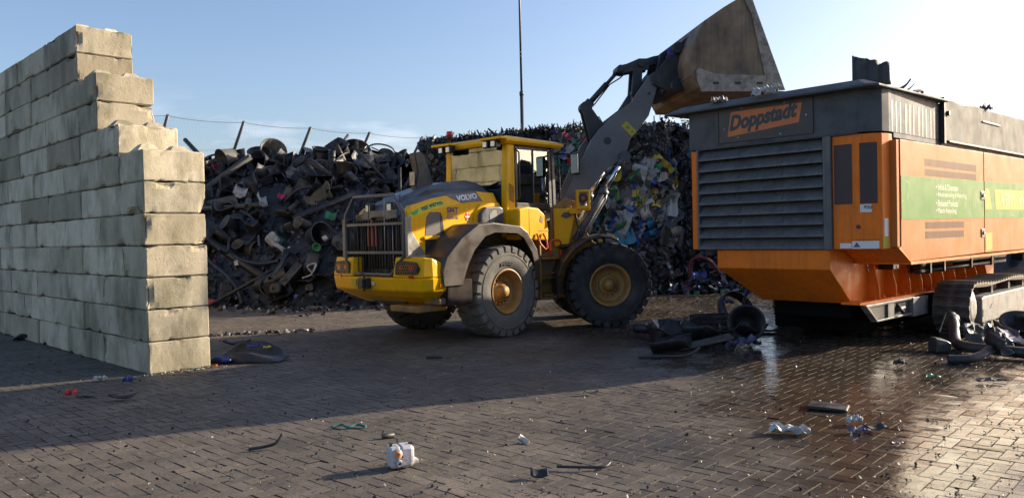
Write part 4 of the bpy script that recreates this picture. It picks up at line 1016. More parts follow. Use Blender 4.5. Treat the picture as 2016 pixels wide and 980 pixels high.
mb = MB(); mb.prism([(0.385, 1.37), (0.335, 1.44), (0.285, 1.37)], -0.0065, -0.0045, 'x'); sp('warning_sign', mb, 'hood_grey', parent=post)
sp('sticker', skin([(0.14, 0.04), (0.20, 0.028), (0.28, 0.013)], 0.001, 1.36, 1.50, 0.003), 'decal_yellow', parent=post)
sp('sticker', skin([(0.17, 0.033), (0.21, 0.027), (0.26, 0.016)], 0.001, 1.51, 1.76, 0.003), 'decal_white', parent=post)
for (y0, y1) in ((0.67, 0.785), (2.84, 2.876)):
    mb = MB(); mb.box(-0.05, 0.12, y0, y1, 1.335, 2.935); sp('louvre_frame', mb, 'louvre', 0.006)
for k in range(9):
    z = 1.345 + k * 0.176
    mb = MB(); mb.prism([(-0.055, z), (-0.045, z - 0.004), (0.10, z + 0.165), (0.10, z + 0.18), (0.09, z + 0.18), (-0.055, z + 0.03)], 0.786, 2.838); sl = sp('slat', mb, 'louvre', 0.004)
for y in (1.42, 2.13):
    for k in range(9):
        mb = MB(); z = 1.345 + k * 0.176; mb.prism([(-0.050, z + 0.04), (-0.056, z + 0.038), (0.072, z + 0.162), (0.08, z + 0.16)], y - 0.006, y + 0.006); sp('slat_seam', mb, 'hood_grey')
mb = MB(); mb.box(-0.03, 0.5, 0.3, 2.9, 2.93, 2.946); sp('louvre_sill', mb, 'decal_black')

# upper band with name plate and slots
UB = [(-0.02, 3.02), (-0.02, 0.30), (0.03, 0.14), (0.13, 0.03), (0.28, -0.004), (2.2, -0.004), (2.2, 3.02)]
ub = sp('upper_cowl', foot(UB, 2.947, 3.56), 'anthracite', 0.006)
mb = MB(); mb.box(0.44, 2.22, -0.004, 0.02, 2.88, 2.945); sp('cowl_skirt', mb, 'anthracite', parent=ub)
for k in range(12):
    x = [0.27, 0.415, 0.56, 0.76, 0.905, 1.05, 1.25, 1.395, 1.54, 1.73, 1.865, 2.0][k] + 0.12
    mb = MB(); mb.prism([(x - 0.024, 2.97), (x, 2.945), (x + 0.024, 2.97), (x + 0.024, 3.37), (x, 3.395), (x - 0.024, 3.37)], -0.0045, -0.0065); sp('slot', mb, 'decal_black', parent=ub)
mb = MB(); mb.box(-0.040, -0.022, 0.92, 2.45, 3.005, 3.545); npl = sp('name_plate', mb, 'plate_dark', 0.002)
mb = MB(); mb.prism([(2.24, 3.47), (1.08, 3.465), (1.13, 3.185), (2.30, 3.09)], -0.0435, -0.0405, 'x'); sp('logo_field', mb, 'decal_orange', parent=npl)
me = text_mesh('Doppstadt', 1.12, extrude=0.001, bold=0.045, shear=0.25, height=0.33)
link('lettering', map_mesh(me, lambda u, v, w: (-0.0455 - w, 2.265 - u, 3.105 + u * 0.085 + v * 0.93)), 'decal_black', npl)
for (y, z) in ((2.36, 3.22), (2.12, 3.07), (1.42, 3.05), (1.02, 3.28), (1.35, 3.50), (2.05, 3.51)):
    mb = MB(); mb.cyl((-0.040, y, z), (-0.046, y, z), 0.012, n=8); sp('rivet', mb, 'bare_steel', parent=npl)
mb = MB(); mb.box(-0.03, -0.021, 2.47, 2.53, 2.98, 3.50); sp('cowl_gap', mb, 'decal_black', parent=ub)
# roof with sloping visor
mb = MB()
lo_ = [(-0.22, 3.36), (-0.22, 0.10), (-0.12, -0.04), (2.28, -0.13), (2.28, 3.10)]
hi_ = [(-0.02, 3.14), (-0.02, 0.28), (0.02, 0.22), (2.28, 0.14), (2.28, 2.95)]
mb.loft([[(x, y, 3.53) for x, y in lo_], [(x, y, 3.56) for x, y in lo_], [(x, y, 3.665 - max(0, x) * 0.02) for x, y in hi_]])
sp('shredder_roof', mb, 'anthracite', 0.008)

# hopper
mb = MB(); top = [(2.31, 3.60), (2.8, 3.585), (3.1, 3.57), (3.6, 3.60), (3.72, 3.615), (4.6, 3.60), (6.0, 3.62), (8.4, 3.63)]
mb.prism([(8.4, 2.955), (2.31, 2.955)] + top, -0.055, -0.02); hp = sp('hopper_wall', mb, 'hopper_grey', 0.006)
mb = MB(); mb.prism([(8.4, 2.955), (2.31, 2.955), (2.31, 3.56), (2.6, 3.22), (8.4, 3.2)], 3.0, 3.035); sp('hopper_wall', mb, 'hopper_grey', 0.006)  # unseen far wall, shaped low to let the sun over it
mb = MB(); mb.box(2.25, 2.305, -0.05, 3.03, 2.9, 3.52); sp('hopper_front', mb, 'hopper_grey', 0.006)
mb = MB(); mb.box(2.222, 2.30, -0.075, -0.006, 2.90, 3.61); sp('hopper_post', mb, 'black_steel', 0.006)
mb = MB(); mb.cyl((2.36, -0.056, 3.37), (2.36, -0.11, 3.37), 0.04, n=10); mb.box(2.32, 2.42, -0.075, -0.056, 3.33, 3.41); sp('hopper_bolt', mb, 'black_steel', 0.004, parent=hp)
mb = MB(); mb.box(4.08, 5.05, -0.075, -0.056, 3.375, 3.40); sp('hopper_handle', mb, 'black_steel', 0.004, parent=hp)
mb = MB(); mb.box(2.42, 8.4, -0.085, -0.02, 2.93, 2.953); sp('hopper_ledge', mb, 'black_steel', 0.003)
mb = MB(); mb.box(2.24, 8.4, -0.015, 0.03, 2.86, 2.929); sp('hopper_rail', mb, 'hopper_grey', 0.003)
mb = MB(); mb.box(2.2, 8.4, 0.05, 2.95, 1.34, 3.1); sp('core_light_block', mb, 'black_steel')  # unseen block added inside so no light passes through the hopper

# side panels
mb = MB(); mb.prism([(0.335, 1.36), (0.335, 2.835), (0.42, 2.835), (0.42, 1.36)], -0.075, 0.02); sp('panel_flange', mb, 'orange_panel', 0.006)
P1 = [(0.445, 1.37), (0.445, 2.845), (4.03, 2.862), (4.03, 1.165), (0.80, 1.145)]
p1 = part('side_panel', MB().prism(P1, -0.085, -0.012), 'orange_panel', shredder, 0.006)
p2 = part('side_panel', MB().prism([(4.065, 1.165), (4.065, 2.862), (8.4, 2.87), (8.4, 1.15)], -0.085, -0.012), 'orange_panel', shredder, 0.006)
mb = MB(); mb.prism([(0.36, 1.345), (0.80, 1.13), (0.80, 1.145), (0.445, 1.37)], -0.084, 0.7); mb.box(0.80, 8.4, -0.08, 0.7, 1.10, 1.142); sp('panel_underside', mb, 'orange_paint')
def on_side(y): return lambda u, v, w: (u, y - w, v)
gb1 = sp('green_band', slab_on(on_side(-0.0865), [(0.455, 1.735), (0.455, 2.345), (4.025, 2.375), (4.025, 1.755)], 0.002), 'green_band', parent=p1)
gb2 = sp('green_band', slab_on(on_side(-0.0865), [(4.07, 1.755), (4.07, 2.375), (8.39, 2.40), (8.39, 1.75)], 0.002), 'green_band', parent=p2)
mb = MB()
for (xa, xb, za, zb) in ((1.36, 3.68, 2.515, 2.625), (1.36, 3.68, 2.375, 2.475), (1.34, 3.03, 1.60, 1.70), (1.34, 3.03, 1.455, 1.56)):
    n = int((xb - xa) / 0.045)
    for k in range(n):
        x = xa + k * (xb - xa) / n; mb.box(x, x + 0.018, -0.0885, -0.0858, za, zb)
tag(sp('vent_slots', mb, 'decal_black', parent=p1), kind='stuff')
for z in (2.13, 1.50):
    mb = MB(); mb.box(3.86, 4.03, -0.10, -0.0855, z - 0.07, z + 0.07); lt_ = sp('latch', mb, 'black_steel', 0.006)
    mb = MB(); mb.cyl((3.95, -0.10, z), (3.95, -0.12, z), 0.03, n=8); sp('latch_key', mb, 'bare_steel', parent=lt_)
for k, s_ in enumerate(('\u2022 Infra & Diensten', '\u2022 Afvalinzameling & Recycling', '\u2022 Biobased Products', '\u2022 Plastic Recycling')):
    me = text_mesh(s_, (0.98, 1.36, 0.95, 0.88)[k], extrude=0.0006, bold=0.015, height=0.095)
    link('lettering', map_mesh(me, lambda u, v, w: (1.78 + u, -0.0890 - w, 2.175 - k * 0.122 + v)), 'decal_pale', p1)
yp = sp('name_field', slab_on(on_side(-0.0890), [(4.66, 1.90), (4.60, 2.25), (8.3, 2.27), (8.3, 1.90)], 0.0015), 'decal_yellow', parent=p2)
sp('leaf_mark', slab_on(on_side(-0.0890), [(4.085, 1.90), (4.085, 2.25), (4.30, 2.25), (4.46, 1.90)], 0.0015), 'decal_yellow', parent=p2)
me = text_mesh('van werven', 3.0, extrude=0.0006, bold=0.01, height=0.235)
link('lettering', map_mesh(me, lambda u, v, w: (4.92 + u, -0.0915 - w, 1.965 + v)), 'decal_olive', p2)
sp('sticker', slab_on(on_side(-0.0865), [(4.10, 1.20), (4.10, 1.50), (4.46, 1.50), (4.46, 1.20)], 0.0015), 'decal_yellow', parent=p2)
# hydraulic pipes, work box, chain
for z, r_ in ((1.02, 0.045), (0.91, 0.035)):
    mb = MB(); mb.cyl((2.55, 0.46, z), (7.2, 0.46, z), r_, n=12); mb.cyl((2.50, 0.46, z), (2.75, 0.46, z), r_ * 1.35, n=12); sp('hydraulic_pipe', mb, 'black_steel')
for x in (2.95, 3.6, 5.0, 6.2):
    mb = MB(); mb.box(x, x + 0.07, 0.40, 0.72, 0.86, 1.08); sp('pipe_clamp', mb, 'black_steel', 0.006)
mb = MB(); mb.box(1.62, 1.85, 0.48, 0.70, 0.98, 1.13); jb = sp('junction_box', mb, 'black_plastic', 0.01)
mb = MB(); mb.box(1.75, 1.80, 0.472, 0.48, 1.0, 1.03); sp('label_plate', mb, 'decal_white', parent=jb)
mb = MB()
for k in range(6): mb.tube([(0.98 + 0.012 * math.cos(R(a)) * (k % 2), 0.60 + 0.012 * math.cos(R(a)) * (1 - k % 2), 1.26 - k * 0.035 + 0.022 * math.sin(R(a))) for a in range(0, 361, 45)], 0.006, 5)
sp('chain', mb, 'bare_steel')
mb = MB(); mb.cyl((0.98, 0.60, 1.06), (0.98, 0.60, 0.96), 0.014); sp('pin', mb, 'bare_steel')

# tracks
IX, RX, IZ, IR = 3.27, 7.4, 0.285, 0.385
def loop_pt(t):
    """point and outward angle along the track loop, t in metres from the bottom of the front idler going up and over"""
    L1 = RX - IX; c = math.pi * IR; t %= 2 * (L1 + c)
    if t < c: a = -math.pi / 2 - t / IR; return IX + IR * math.cos(a), IZ + IR * math.sin(a), a
    t -= c
    if t < L1:
        sag = -0.035 * math.sin(math.pi * 2 * t / L1) ** 2
        return IX + t, IZ + IR + sag + 0.02 * t / L1, math.pi / 2
    t -= L1
    if t < c: a = math.pi / 2 - t / IR; return RX + IR * math.cos(a), IZ + IR * math.sin(a), a
    t -= c
    return RX - t, IZ - IR, -math.pi / 2
mb = MB(); w2 = 0.275
mb.prism([(-0.088, 0.0), (-0.088, 0.022), (-0.070, 0.024), (-0.062, 0.052), (-0.042, 0.052), (-0.034, 0.024), (0.050, 0.022), (0.058, 0.036), (0.074, 0.036), (0.080, 0.0)], -w2, w2)
for y in (-0.10, 0.10): mb.box(-0.07, 0.07, y - 0.035, y + 0.035, -0.06, 0.0)
SHOE = mb.mesh('track_shoe'); SHOE.materials.append(MATS['track_steel'])
for yc, side in ((0.075, 'near'), (2.90, 'far')):
    tr = empty('track'); tr.parent = shredder
    n = 76; tot = 2 * ((RX - IX) + math.pi * IR)
    for k in range(n):
        x, z, a = loop_pt(k * tot / n)
        link('track_shoe', SHOE, None, tr, (x, yc, z), (0, math.pi / 2 - a, 0))
    mb = MB(); mb.prism([(3.60, 0.02), (3.60, 0.42), (3.72, 0.45), (7.0, 0.47), (7.0, 0.10), (6.6, 0.0)], yc - 0.24, yc + 0.24); part('track_frame', mb, 'chassis_grey', tr, 0.02)
    if side == 'near':
        mb = MB(); mb.box(3.64, 3.90, yc - 0.246, yc - 0.238, 0.12, 0.24); mb.prism([(4.0, 0.22), (4.12, 0.30), (4.30, 0.28), (4.28, 0.24)], yc - 0.246, yc - 0.238); part('frame_hole', mb, 'decal_black', tr)
    for x in (IX, RX):
        mb = MB(); mb.lathe([(0.0, -0.20), (0.10, -0.21), (0.20, -0.20), (0.215, -0.18), (0.30, -0.16), (0.315, -0.06), (0.315, 0.06), (0.30, 0.16), (0.215, 0.18), (0.0, 0.20)], 28); mb.xf(Matrix.Translation((x, yc, IZ))); part('idler_wheel', mb, 'chassis_grey', tr)
    for k in range(7):
        mb = MB(); x = 3.9 + k * 0.5; mb.cyl((x, yc - 0.2, 0.03), (x, yc + 0.2, 0.03), 0.075, n=12); part('roller', mb, 'track_steel', tr)
    for x in (4.6, 5.6, 6.5):
        mb = MB(); mb.box(x, x + 0.08, yc - 0.1, yc + 0.1, 0.45, 0.585); part('carrier', mb, 'track_steel', tr)
mb = MB(); mb.box(3.9, 7.0, 0.36, 2.62, 0.1, 0.45); sp('track_bridge', mb, 'black_steel')
# ---------------------------------------------------------------- back wall, litter fence, mast, tree
mat('sheet_green', (0.10, 0.13, 0.07), 0.55, col2=(0.06, 0.075, 0.045), nscale=3, streak=(0.05, 0.05, 0.04), streak_amt=0.4)
mat('galvanised', (0.10, 0.108, 0.12), 0.5, 0.3, col2=(0.07, 0.075, 0.08), nscale=6)
mat('fence_wire', (0.16, 0.17, 0.19), 0.5, 0.3)
mat('mast_paint', (0.035, 0.045, 0.055), 0.5)
FA = Vector((-11.3, 26.0, 0)); FD = Vector((math.sin(R(46.6)), math.cos(R(46.6)), 0)); FN = Vector((FD.y, -FD.x, 0))
bw = empty('back_wall', FA + FD * -4.0 - FN * 1.25, math.atan2(FD.y, FD.x))
tag(bw, 'concrete block wall with green sheet coping behind the black scrap heap', 'wall', None, 'thing')
k = 0
for c in range(11):
    for i in range(16):
        if c < 8 and i % 2: continue
        x = i * 1.6 + (0.8 if c % 2 else 0)
        if c < 8:                                 # hidden behind the heap: long courses
            link('concrete_block', full_v[(i + c) % 5], None, bw, (x, 0, c * BH)); link('concrete_block', full_v[(i + c + 1) % 5], None, bw, (x + 1.6, 0, c * BH))
        else:
            link('concrete_block', full_v[(i * 3 + c) % 5], None, bw, (x, 0, c * BH))
mb = MB(); n = 260
pr = [(11.5 + 13.0 * i / n, -0.83 + 0.035 * math.sin(2 * math.pi * i / 4), ) for i in range(n + 1)]
mb.loft([[(x, y, 4.38), (x, y, 4.84), (x, y - 0.006, 4.84), (x, y - 0.006, 4.38)] for x, y in pr])
part('coping_sheet', mb, 'sheet_green', bw)

fence = empty('litter_fence', FA)
tag(fence, 'leaning steel post litter fence with wires above the back wall', 'fence')
FT = 5.87
tops = []
for k in range(-1, 6):
    T = FA + FD * (2.62 * k) + Vector((0, 0, FT)); B = T - FN * 1.45 - Vector((0, 0, 1.55)) 
    mb = MB(); mb.cyl(B - FA, T - FA, 0.06, 0.055, n=8); part('post', mb, 'galvanised', fence); tops.append((T - FA, B - FA))
for f in (0.02, 0.55):
    mb = MB(); pts = []
    for (t0, b0), (t1, b1) in zip(tops, tops[1:]):
        p, q = t0.lerp(b0, f), t1.lerp(b1, f)
        pts += [p.lerp(q, s_) - Vector((0, 0, 0.10 * 4 * s_ * (1 - s_) * (1.6 if f > 0.3 else 0.7))) for s_ in (0, 0.2, 0.4, 0.6, 0.8)]
    pts.append(tops[-1][0].lerp(tops[-1][1], f)); mb.tube(pts, 0.010 if f < 0.1 else 0.005, 5); part('wire', mb, 'fence_wire', fence)
mb = MB()
for (t0, b0), (t1, b1) in zip(tops, tops[1:]):
    for i in range(22):
        s_ = i / 22.0
        for dr in (-1, 1):
            a = t0.lerp(t1, s_); e = b0.lerp(b1, min(1, max(0, s_ + dr * 0.35))); d = (e - a).normalized(); w_ = FD * 0.0011
            mb.add([a - w_, a + w_, e + w_, e - w_], [(0, 1, 2, 3)])
tag(part('netting', mb, 'fence_wire', fence), kind='stuff')

mast = empty('light_mast', (0.50, 30.0, 0)); tag(mast, 'tall thin dark light mast rising behind the bales', 'light mast')
mb = MB(); mb.cyl((0, 0, 0), (0, 0, 7.0), 0.085, 0.07, n=12); mb.cyl((0, 0, 7.0), (0, 0, 14.0), 0.045, 0.035, n=10); mb.cyl((0, 0, 6.95), (0, 0, 7.1), 0.085, n=12); part('pole', mb, 'mast_paint', mast)
mb = MB(); mb.box(-0.45, 0.45, -0.12, 0.12, 14.0, 14.12); part('floodlight', mb, 'mast_paint', mast, 0.02)

def leaf_tree(name, loc, h, rad, seed, label, leaf, n=2600):
    rr = random.Random(seed); t = empty(name, loc); tag(t, label, 'tree')
    mb = MB(); mb.tube([(0, 0, 0), (0.05, 0.02, h * 0.3), (-0.05, 0.05, h * 0.6), (0.02, 0, h * 0.9)], 0.1, 8, radii=[0.16, 0.12, 0.07, 0.02])
    tips = []
    for i in range(14):
        a = rr.uniform(0, 6.28); z0 = h * rr.uniform(0.3, 0.7); L_ = rad * rr.uniform(0.6, 1.0)
        e = Vector((math.cos(a) * L_, math.sin(a) * L_, z0 + L_ * rr.uniform(0.4, 1.0))); tips.append(e)
        mb.tube([(0, 0, z0), tuple(e * 0.5 + Vector((0, 0, z0 * 0.5))), tuple(e)], 0.04, 5, radii=[0.05, 0.03, 0.01])
    part('trunk', mb, MATS.get('bark') or mat('bark', (0.07, 0.055, 0.04), 0.9), t)
    V_, F_ = [], []
    cl = tips + [Vector((rr.gauss(0, rad * 0.4), rr.gauss(0, rad * 0.4), h * rr.uniform(0.55, 0.97))) for _ in range(16)]
    for i in range(n):
        c = rr.choice(cl); p = c + Vector((rr.gauss(0, 0.3), rr.gauss(0, 0.3), rr.gauss(0, 0.26))); s_ = rr.uniform(0.04, 0.10)
        q = Matrix.Rotation(rr.uniform(0, 6.28), 3, 'Z') @ Matrix.Rotation(rr.uniform(-1.2, 1.2), 3, 'X')
        o = len(V_); V_ += [tuple(p + q @ Vector(v)) for v in ((-s_, 0, 0), (0, -s_ * 0.5, 0.01), (s_, 0, 0), (0, s_ * 0.5, 0.01))]; F_.append((o, o + 1, o + 2, o + 3))
    me = bpy.data.meshes.new('crown'); me.from_pydata(V_, [], F_); me.update(); link('crown', me, leaf, t)
mat('foliage', (0.055, 0.075, 0.022), 0.6, col2=(0.03, 0.045, 0.015), nscale=3)
leaf_tree('conifer_tree', (6.9, 31.0, 0), 5.9, 1.25, 4, 'dark green tree standing behind the bales beside the shredder', 'foliage', 5200)
# ---------------------------------------------------------------- scrap heap of black plastic between wall and loader
mat('scrap_black', (0.013, 0.013, 0.015), 0.5, col2=(0.038, 0.037, 0.038), nscale=7, rvar=0.16, rnd=0.55, thresh=(0.46, 0.75), bump=0.1, bscale=12)
mat('scrap_dust', (0.055, 0.052, 0.046), 0.6, col2=(0.095, 0.089, 0.077), nscale=5, rnd=0.4, rvar=0.1)
mat('scrap_grey', (0.10, 0.10, 0.105), 0.45, col2=(0.06, 0.06, 0.06), nscale=5, rnd=0.3)
mat('scrap_white', (0.46, 0.45, 0.43), 0.5, col2=(0.22, 0.20, 0.18), nscale=9, bump=0.1)
mat('scrap_green', (0.02, 0.16, 0.06), 0.4, col2=(0.015, 0.09, 0.04), nscale=6)
mat('scrap_blue', (0.015, 0.035, 0.22), 0.4, col2=(0.012, 0.02, 0.10), nscale=6)
mat('scrap_red', (0.42, 0.02, 0.025), 0.45, col2=(0.25, 0.02, 0.02), nscale=6)
mat('scrap_pink', (0.45, 0.03, 0.10), 0.45)
mat('scrap_yellow', (0.55, 0.42, 0.03), 0.45)
mat('scrap_lilac', (0.085, 0.075, 0.15), 0.45, col2=(0.05, 0.045, 0.08), nscale=8)
mat('scrap_maroon', (0.10, 0.010, 0.016), 0.5)
mat('fragments', (0.03, 0.03, 0.03), 0.45, attr='col', bump=0.05)

def thick_grid(fn, nu, nv, th):
    """sheet with thickness: fn(u, v) -> Vector"""
    P = [[fn(i / nu, j / nv) for j in range(nv + 1)] for i in range(nu + 1)]
    mb = MB(); vs_ = []
    for s in (0, 1):
        for i in range(nu + 1):
            for j in range(nv + 1):
                a = P[min(i + 1, nu)][j] - P[max(i - 1, 0)][j]; b_ = P[i][min(j + 1, nv)] - P[i][max(j - 1, 0)]
                n = a.cross(b_); n = n.normalized() if n.length > 1e-9 else Vector((0, 0, 1))
                vs_.append(tuple(P[i][j] + n * th * s))
    W = nv + 1; off = (nu + 1) * W; fs_ = []
    for i in range(nu):
        for j in range(nv):
            a, b_, c, d = i * W + j, (i + 1) * W + j, (i + 1) * W + j + 1, i * W + j + 1
            fs_ += [(a, d, c, b_), (off + a, off + b_, off + c, off + d)]
    for i in range(nu):
        for j in (0, nv): fs_.append((i * W + j, (i + 1) * W + j, off + (i + 1) * W + j, off + i * W + j))
    for j in range(nv):
        for i in (0, nu): fs_.append((i * W + j, i * W + j + 1, off + i * W + j + 1, off + i * W + j))
    mb.add(vs_, fs_, True)
    return mb
def tub_mb(r0, r1, h, sq=0.0, th=0.012, n=22, squash=1.0):
    """open bucket or tub standing on z = 0, turned from a profile; squash flattens it"""
    mb = MB(); mb.lathe([(0.0, 0.0), (r0, 0.0), (r1, h * 0.97), (r1 + 0.02, h * 0.97), (r1 + 0.02, h), (r1 - th, h), (r0 - th, th), (0.0, th)], n, 'z')
    for i, v in enumerate(mb.v):
        x, y, z = v
        if sq:
            a = math.atan2(y, x); k = 1 / max(abs(math.cos(a)), abs(math.sin(a))); k = 1 + (k - 1) * sq; x, y = x * k, y * k
        mb.v[i] = (x, y * squash, z)
    return mb
def pipe_mb(r, L_, th=0.010, n=14):
    mb = MB(); mb.lathe([(r, 0), (r, L_), (r - th, L_), (r - th, 0), (r, 0)], n, 'z'); return mb
def sheet_mb(w, h, bend, seed, th=0.008, nu=6, nv=5):
    sd = Vector((seed * 3.1, seed * 1.7, 0)); 
    jag = [1 + 0.35 * noise.noise(Vector((i * 1.3, seed, 0))) for i in range(nu + 1)]
    def fn(u, v):
        x = (u - 0.5) * w; y = (v - 0.5) * h * jag[int(round(u * nu))] + 0.12 * h * noise.noise(Vector((u * 2, seed * 2.0, 4)))
        z = bend * (u - 0.5) ** 2 * w * 2 + 0.10 * w * noise.noise(Vector((u * 2.3, v * 2.3, 0)) + sd)
        return Vector((x, y, z))
    return thick_grid(fn, nu, nv, th)
def half_pipe_mb(r, L_, ang, seed, th=0.012):
    def fn(u, v):
        a = (u - 0.5) * ang * (1 + 0.15 * noise.noise(Vector((v * 3, seed, 1))))
        return Vector((r * math.sin(a), (v - 0.5) * L_ * (1 + 0.12 * noise.noise(Vector((u * 3, seed, 2)))), r * (1 - math.cos(a))))
    return thick_grid(fn, 9, 3, th)
def crate_mb(w, d, h):
    mb = MB(); t = 0.016
    mb.box(-w / 2, w / 2, -d / 2, d / 2, 0, t)
    for s in (-1, 1):
        for z in (0.0, h * 0.30, h * 0.58, h - 0.05):
            mb.box(-w / 2, w / 2, *sorted((s * d / 2, s * (d / 2 - t))), z + 0.001, z + 0.05); mb.box(*sorted((s * w / 2, s * (w / 2 - t))), -d / 2 + t, d / 2 - t, z + 0.001, z + 0.05)
        for k in range(6):
            x = -w / 2 + w * k / 5.0 * 0.97; mb.box(x, x + 0.022, *sorted((s * (d / 2 - 0.003), s * (d / 2 - t + 0.002))), 0.002, h - 0.002)
            y = -d / 2 + t + (d - 2 * t - 0.02) * k / 5.0; mb.box(*sorted((s * (w / 2 - 0.003), s * (w / 2 - t + 0.002))), y, y + 0.02, 0.002, h - 0.002)
    return mb
def hose_mb(pts, r, corr=0.0, n=10, step=0.02, hollow=False):
    """bent hose through pts (smoothed); corr gives ring corrugation"""
    P = [Vector(p) for p in pts]; out = []
    for i in range(len(P) - 1):
        p0, p1, p2, p3 = P[max(i - 1, 0)], P[i], P[i + 1], P[min(i + 2, len(P) - 1)]
        k = max(4, int((p2 - p1).length / step)) if corr else 6
        for q in range(k):
            t = q / k
            out.append(0.5 * ((2 * p1) + (p2 - p0) * t + (2 * p0 - 5 * p1 + 4 * p2 - p3) * t * t + (3 * p1 - p0 - 3 * p2 + p3) * t ** 3))
    out.append(P[-1])
    mb = MB(); mb.tube(out, r, n, not hollow, [r + (corr if i % 2 else 0) for i in range(len(out))]); return mb
def can_mb(w, d, h):
    mb = MB(); b_ = 0.16 * min(w, d)
    def rg(z, k): return [(x * k, y * k, z) for x, y in ((-w / 2 + b_, -d / 2), (w / 2 - b_, -d / 2), (w / 2, -d / 2 + b_), (w / 2, d / 2 - b_), (w / 2 - b_, d / 2), (-w / 2 + b_, d / 2), (-w / 2, d / 2 - b_), (-w / 2, -d / 2 + b_))]
    mb.loft([rg(0, 0.92), rg(h * 0.06, 1), rg(h * 0.40, 1), rg(h * 0.44, 0.95), rg(h * 0.52, 0.95), rg(h * 0.56, 1), rg(h * 0.90, 1), rg(h, 0.78)]); mb.cyl((w * 0.2, 0, h * 0.98), (w * 0.2, 0, h * 1.14), 0.12 * w, n=10)
    return mb

def interp(tab, x):
    if x <= tab[0][0]: return tab[0][1]
    for p, q in zip(tab, tab[1:]):
        if x <= q[0]: return p[1] + (q[1] - p[1]) * (x - p[0]) / (q[0] - p[0])
    return tab[-1][1]
BASE = [(-15, 22.6), (-9, 20.9), (-7.6, 20.2), (-4.9, 18.7), (-3.6, 18.9), (-2.4, 20.2), (-0.8, 22.5)]
PROF = [(0, 0), (0.5, 0.55), (1.2, 1.45), (2.0, 2.25), (3.0, 3.0), (4.2, 3.65), (5.5, 4.15), (8, 4.4), (14, 4.3)]
FACT = [(-15, 1.03), (-8, 1.03), (-5, 1.0), (-3, 0.94), (-1, 0.90)]
def heap_z(x, y):
    v = y - interp(BASE, x)
    if v <= 0: return 0.0
    return interp(PROF, v) * interp(FACT, x) + 0.20 * noise.noise(Vector((x * 0.9, y * 0.9, 3))) * min(1, v)
def heap_n(x, y):
    e = 0.15; return Vector((-(heap_z(x + e, y) - heap_z(x - e, y)) / (2 * e), -(heap_z(x, y + e) - heap_z(x, y - e)) / (2 * e), 1)).normalized()
mb = MB(); NX, NY = 90, 70; vs_ = []
for j in range(NY + 1):
    for i in range(NX + 1):
        x = -15 + 15.5 * i / NX; v = 12.0 * j / NY; y = interp(BASE, x) + v - 0.05
        vs_.append((x, y, heap_z(x, y) - 0.06 + 0.10 * noise.noise(Vector((x * 4, y * 4, 0)))))
mb.add(vs_, [(j * (NX + 1) + i, j * (NX + 1) + i + 1, (j + 1) * (NX + 1) + i + 1, (j + 1) * (NX + 1) + i) for j in range(NY) for i in range(NX)])
tag(part('scrap_heap', mb, 'scrap_black', None), 'dark core of the black plastic scrap heap behind the loader', 'scrap heap', None, 'stuff')

# loose fragments: too small to tell apart
def fragments(name, label, n, place, palette, seed, size=(0.04, 0.22), aspect=(0.25, 1.0)):
    rr = random.Random(seed); V_, F_, C_ = [], [], []
    for _ in range(n):
        p, nn = place(rr); s_ = rr.uniform(*size) * rr.uniform(0.6, 1.0); a = s_ * rr.uniform(*aspect)
        q = nn.to_track_quat('Z', 'Y').to_matrix() @ Matrix.Rotation(rr.uniform(0, 6.28), 3, 'Z') @ Matrix.Rotation(rr.gauss(0, 0.55), 3, 'X') @ Matrix.Rotation(rr.gauss(0, 0.55), 3, 'Y')
        b_ = rr.uniform(-0.3, 0.5) * s_; c = rr.choice(palette); k = rr.uniform(0.6, 1.4)
        pts = [(-s_ / 2, -a / 2 * rr.uniform(0.4, 1), 0), (0, -a / 2, b_ * 0.4), (s_ / 2, -a / 2 * rr.uniform(0.3, 1), 0), (s_ / 2 * rr.uniform(0.6, 1), a / 2 * rr.uniform(0.4, 1), 0), (0, a / 2, b_ * 0.5), (-s_ / 2, a / 2 * rr.uniform(0.3, 1), 0)]
        o = len(V_); V_ += [tuple(p + q @ Vector(v)) for v in pts]; C_ += [(c[0] * k, c[1] * k, c[2] * k, 1)] * 6
        F_ += [(o, o + 1, o + 4, o + 5), (o + 1, o + 2, o + 3, o + 4)]
    me = bpy.data.meshes.new(name); me.from_pydata(V_, [], F_); me.update()
    at = me.attributes.new('col', 'FLOAT_COLOR', 'POINT'); at.data.foreach_set('color', [c for q in C_ for c in q])
    o = link(name, me, 'fragments'); 
    if label: tag(o, label, None, None, 'stuff')
    return o
BLK = [(0.010, 0.010, 0.012)] * 12 + [(0.02, 0.02, 0.021)] * 6 + [(0.045, 0.043, 0.042)] * 2 + [(0.09, 0.09, 0.09)] * 0
def on_heap(rr):
    x = rr.uniform(-11.5, -1.2); v = 7.0 * rr.random() ** 1.4; y = interp(BASE, x) + v
    return Vector((x, y, heap_z(x, y) + rr.uniform(-0.02, 0.10))), heap_n(x, y)
fragments('scrap_fragments', 'small dark plastic fragments lying all over the scrap heap', 4800, on_heap, BLK * 12 + [(0.4, 0.4, 0.4)] * 2 + [(0.3, 0.02, 0.03), (0.02, 0.2, 0.07), (0.03, 0.05, 0.3)], 11)

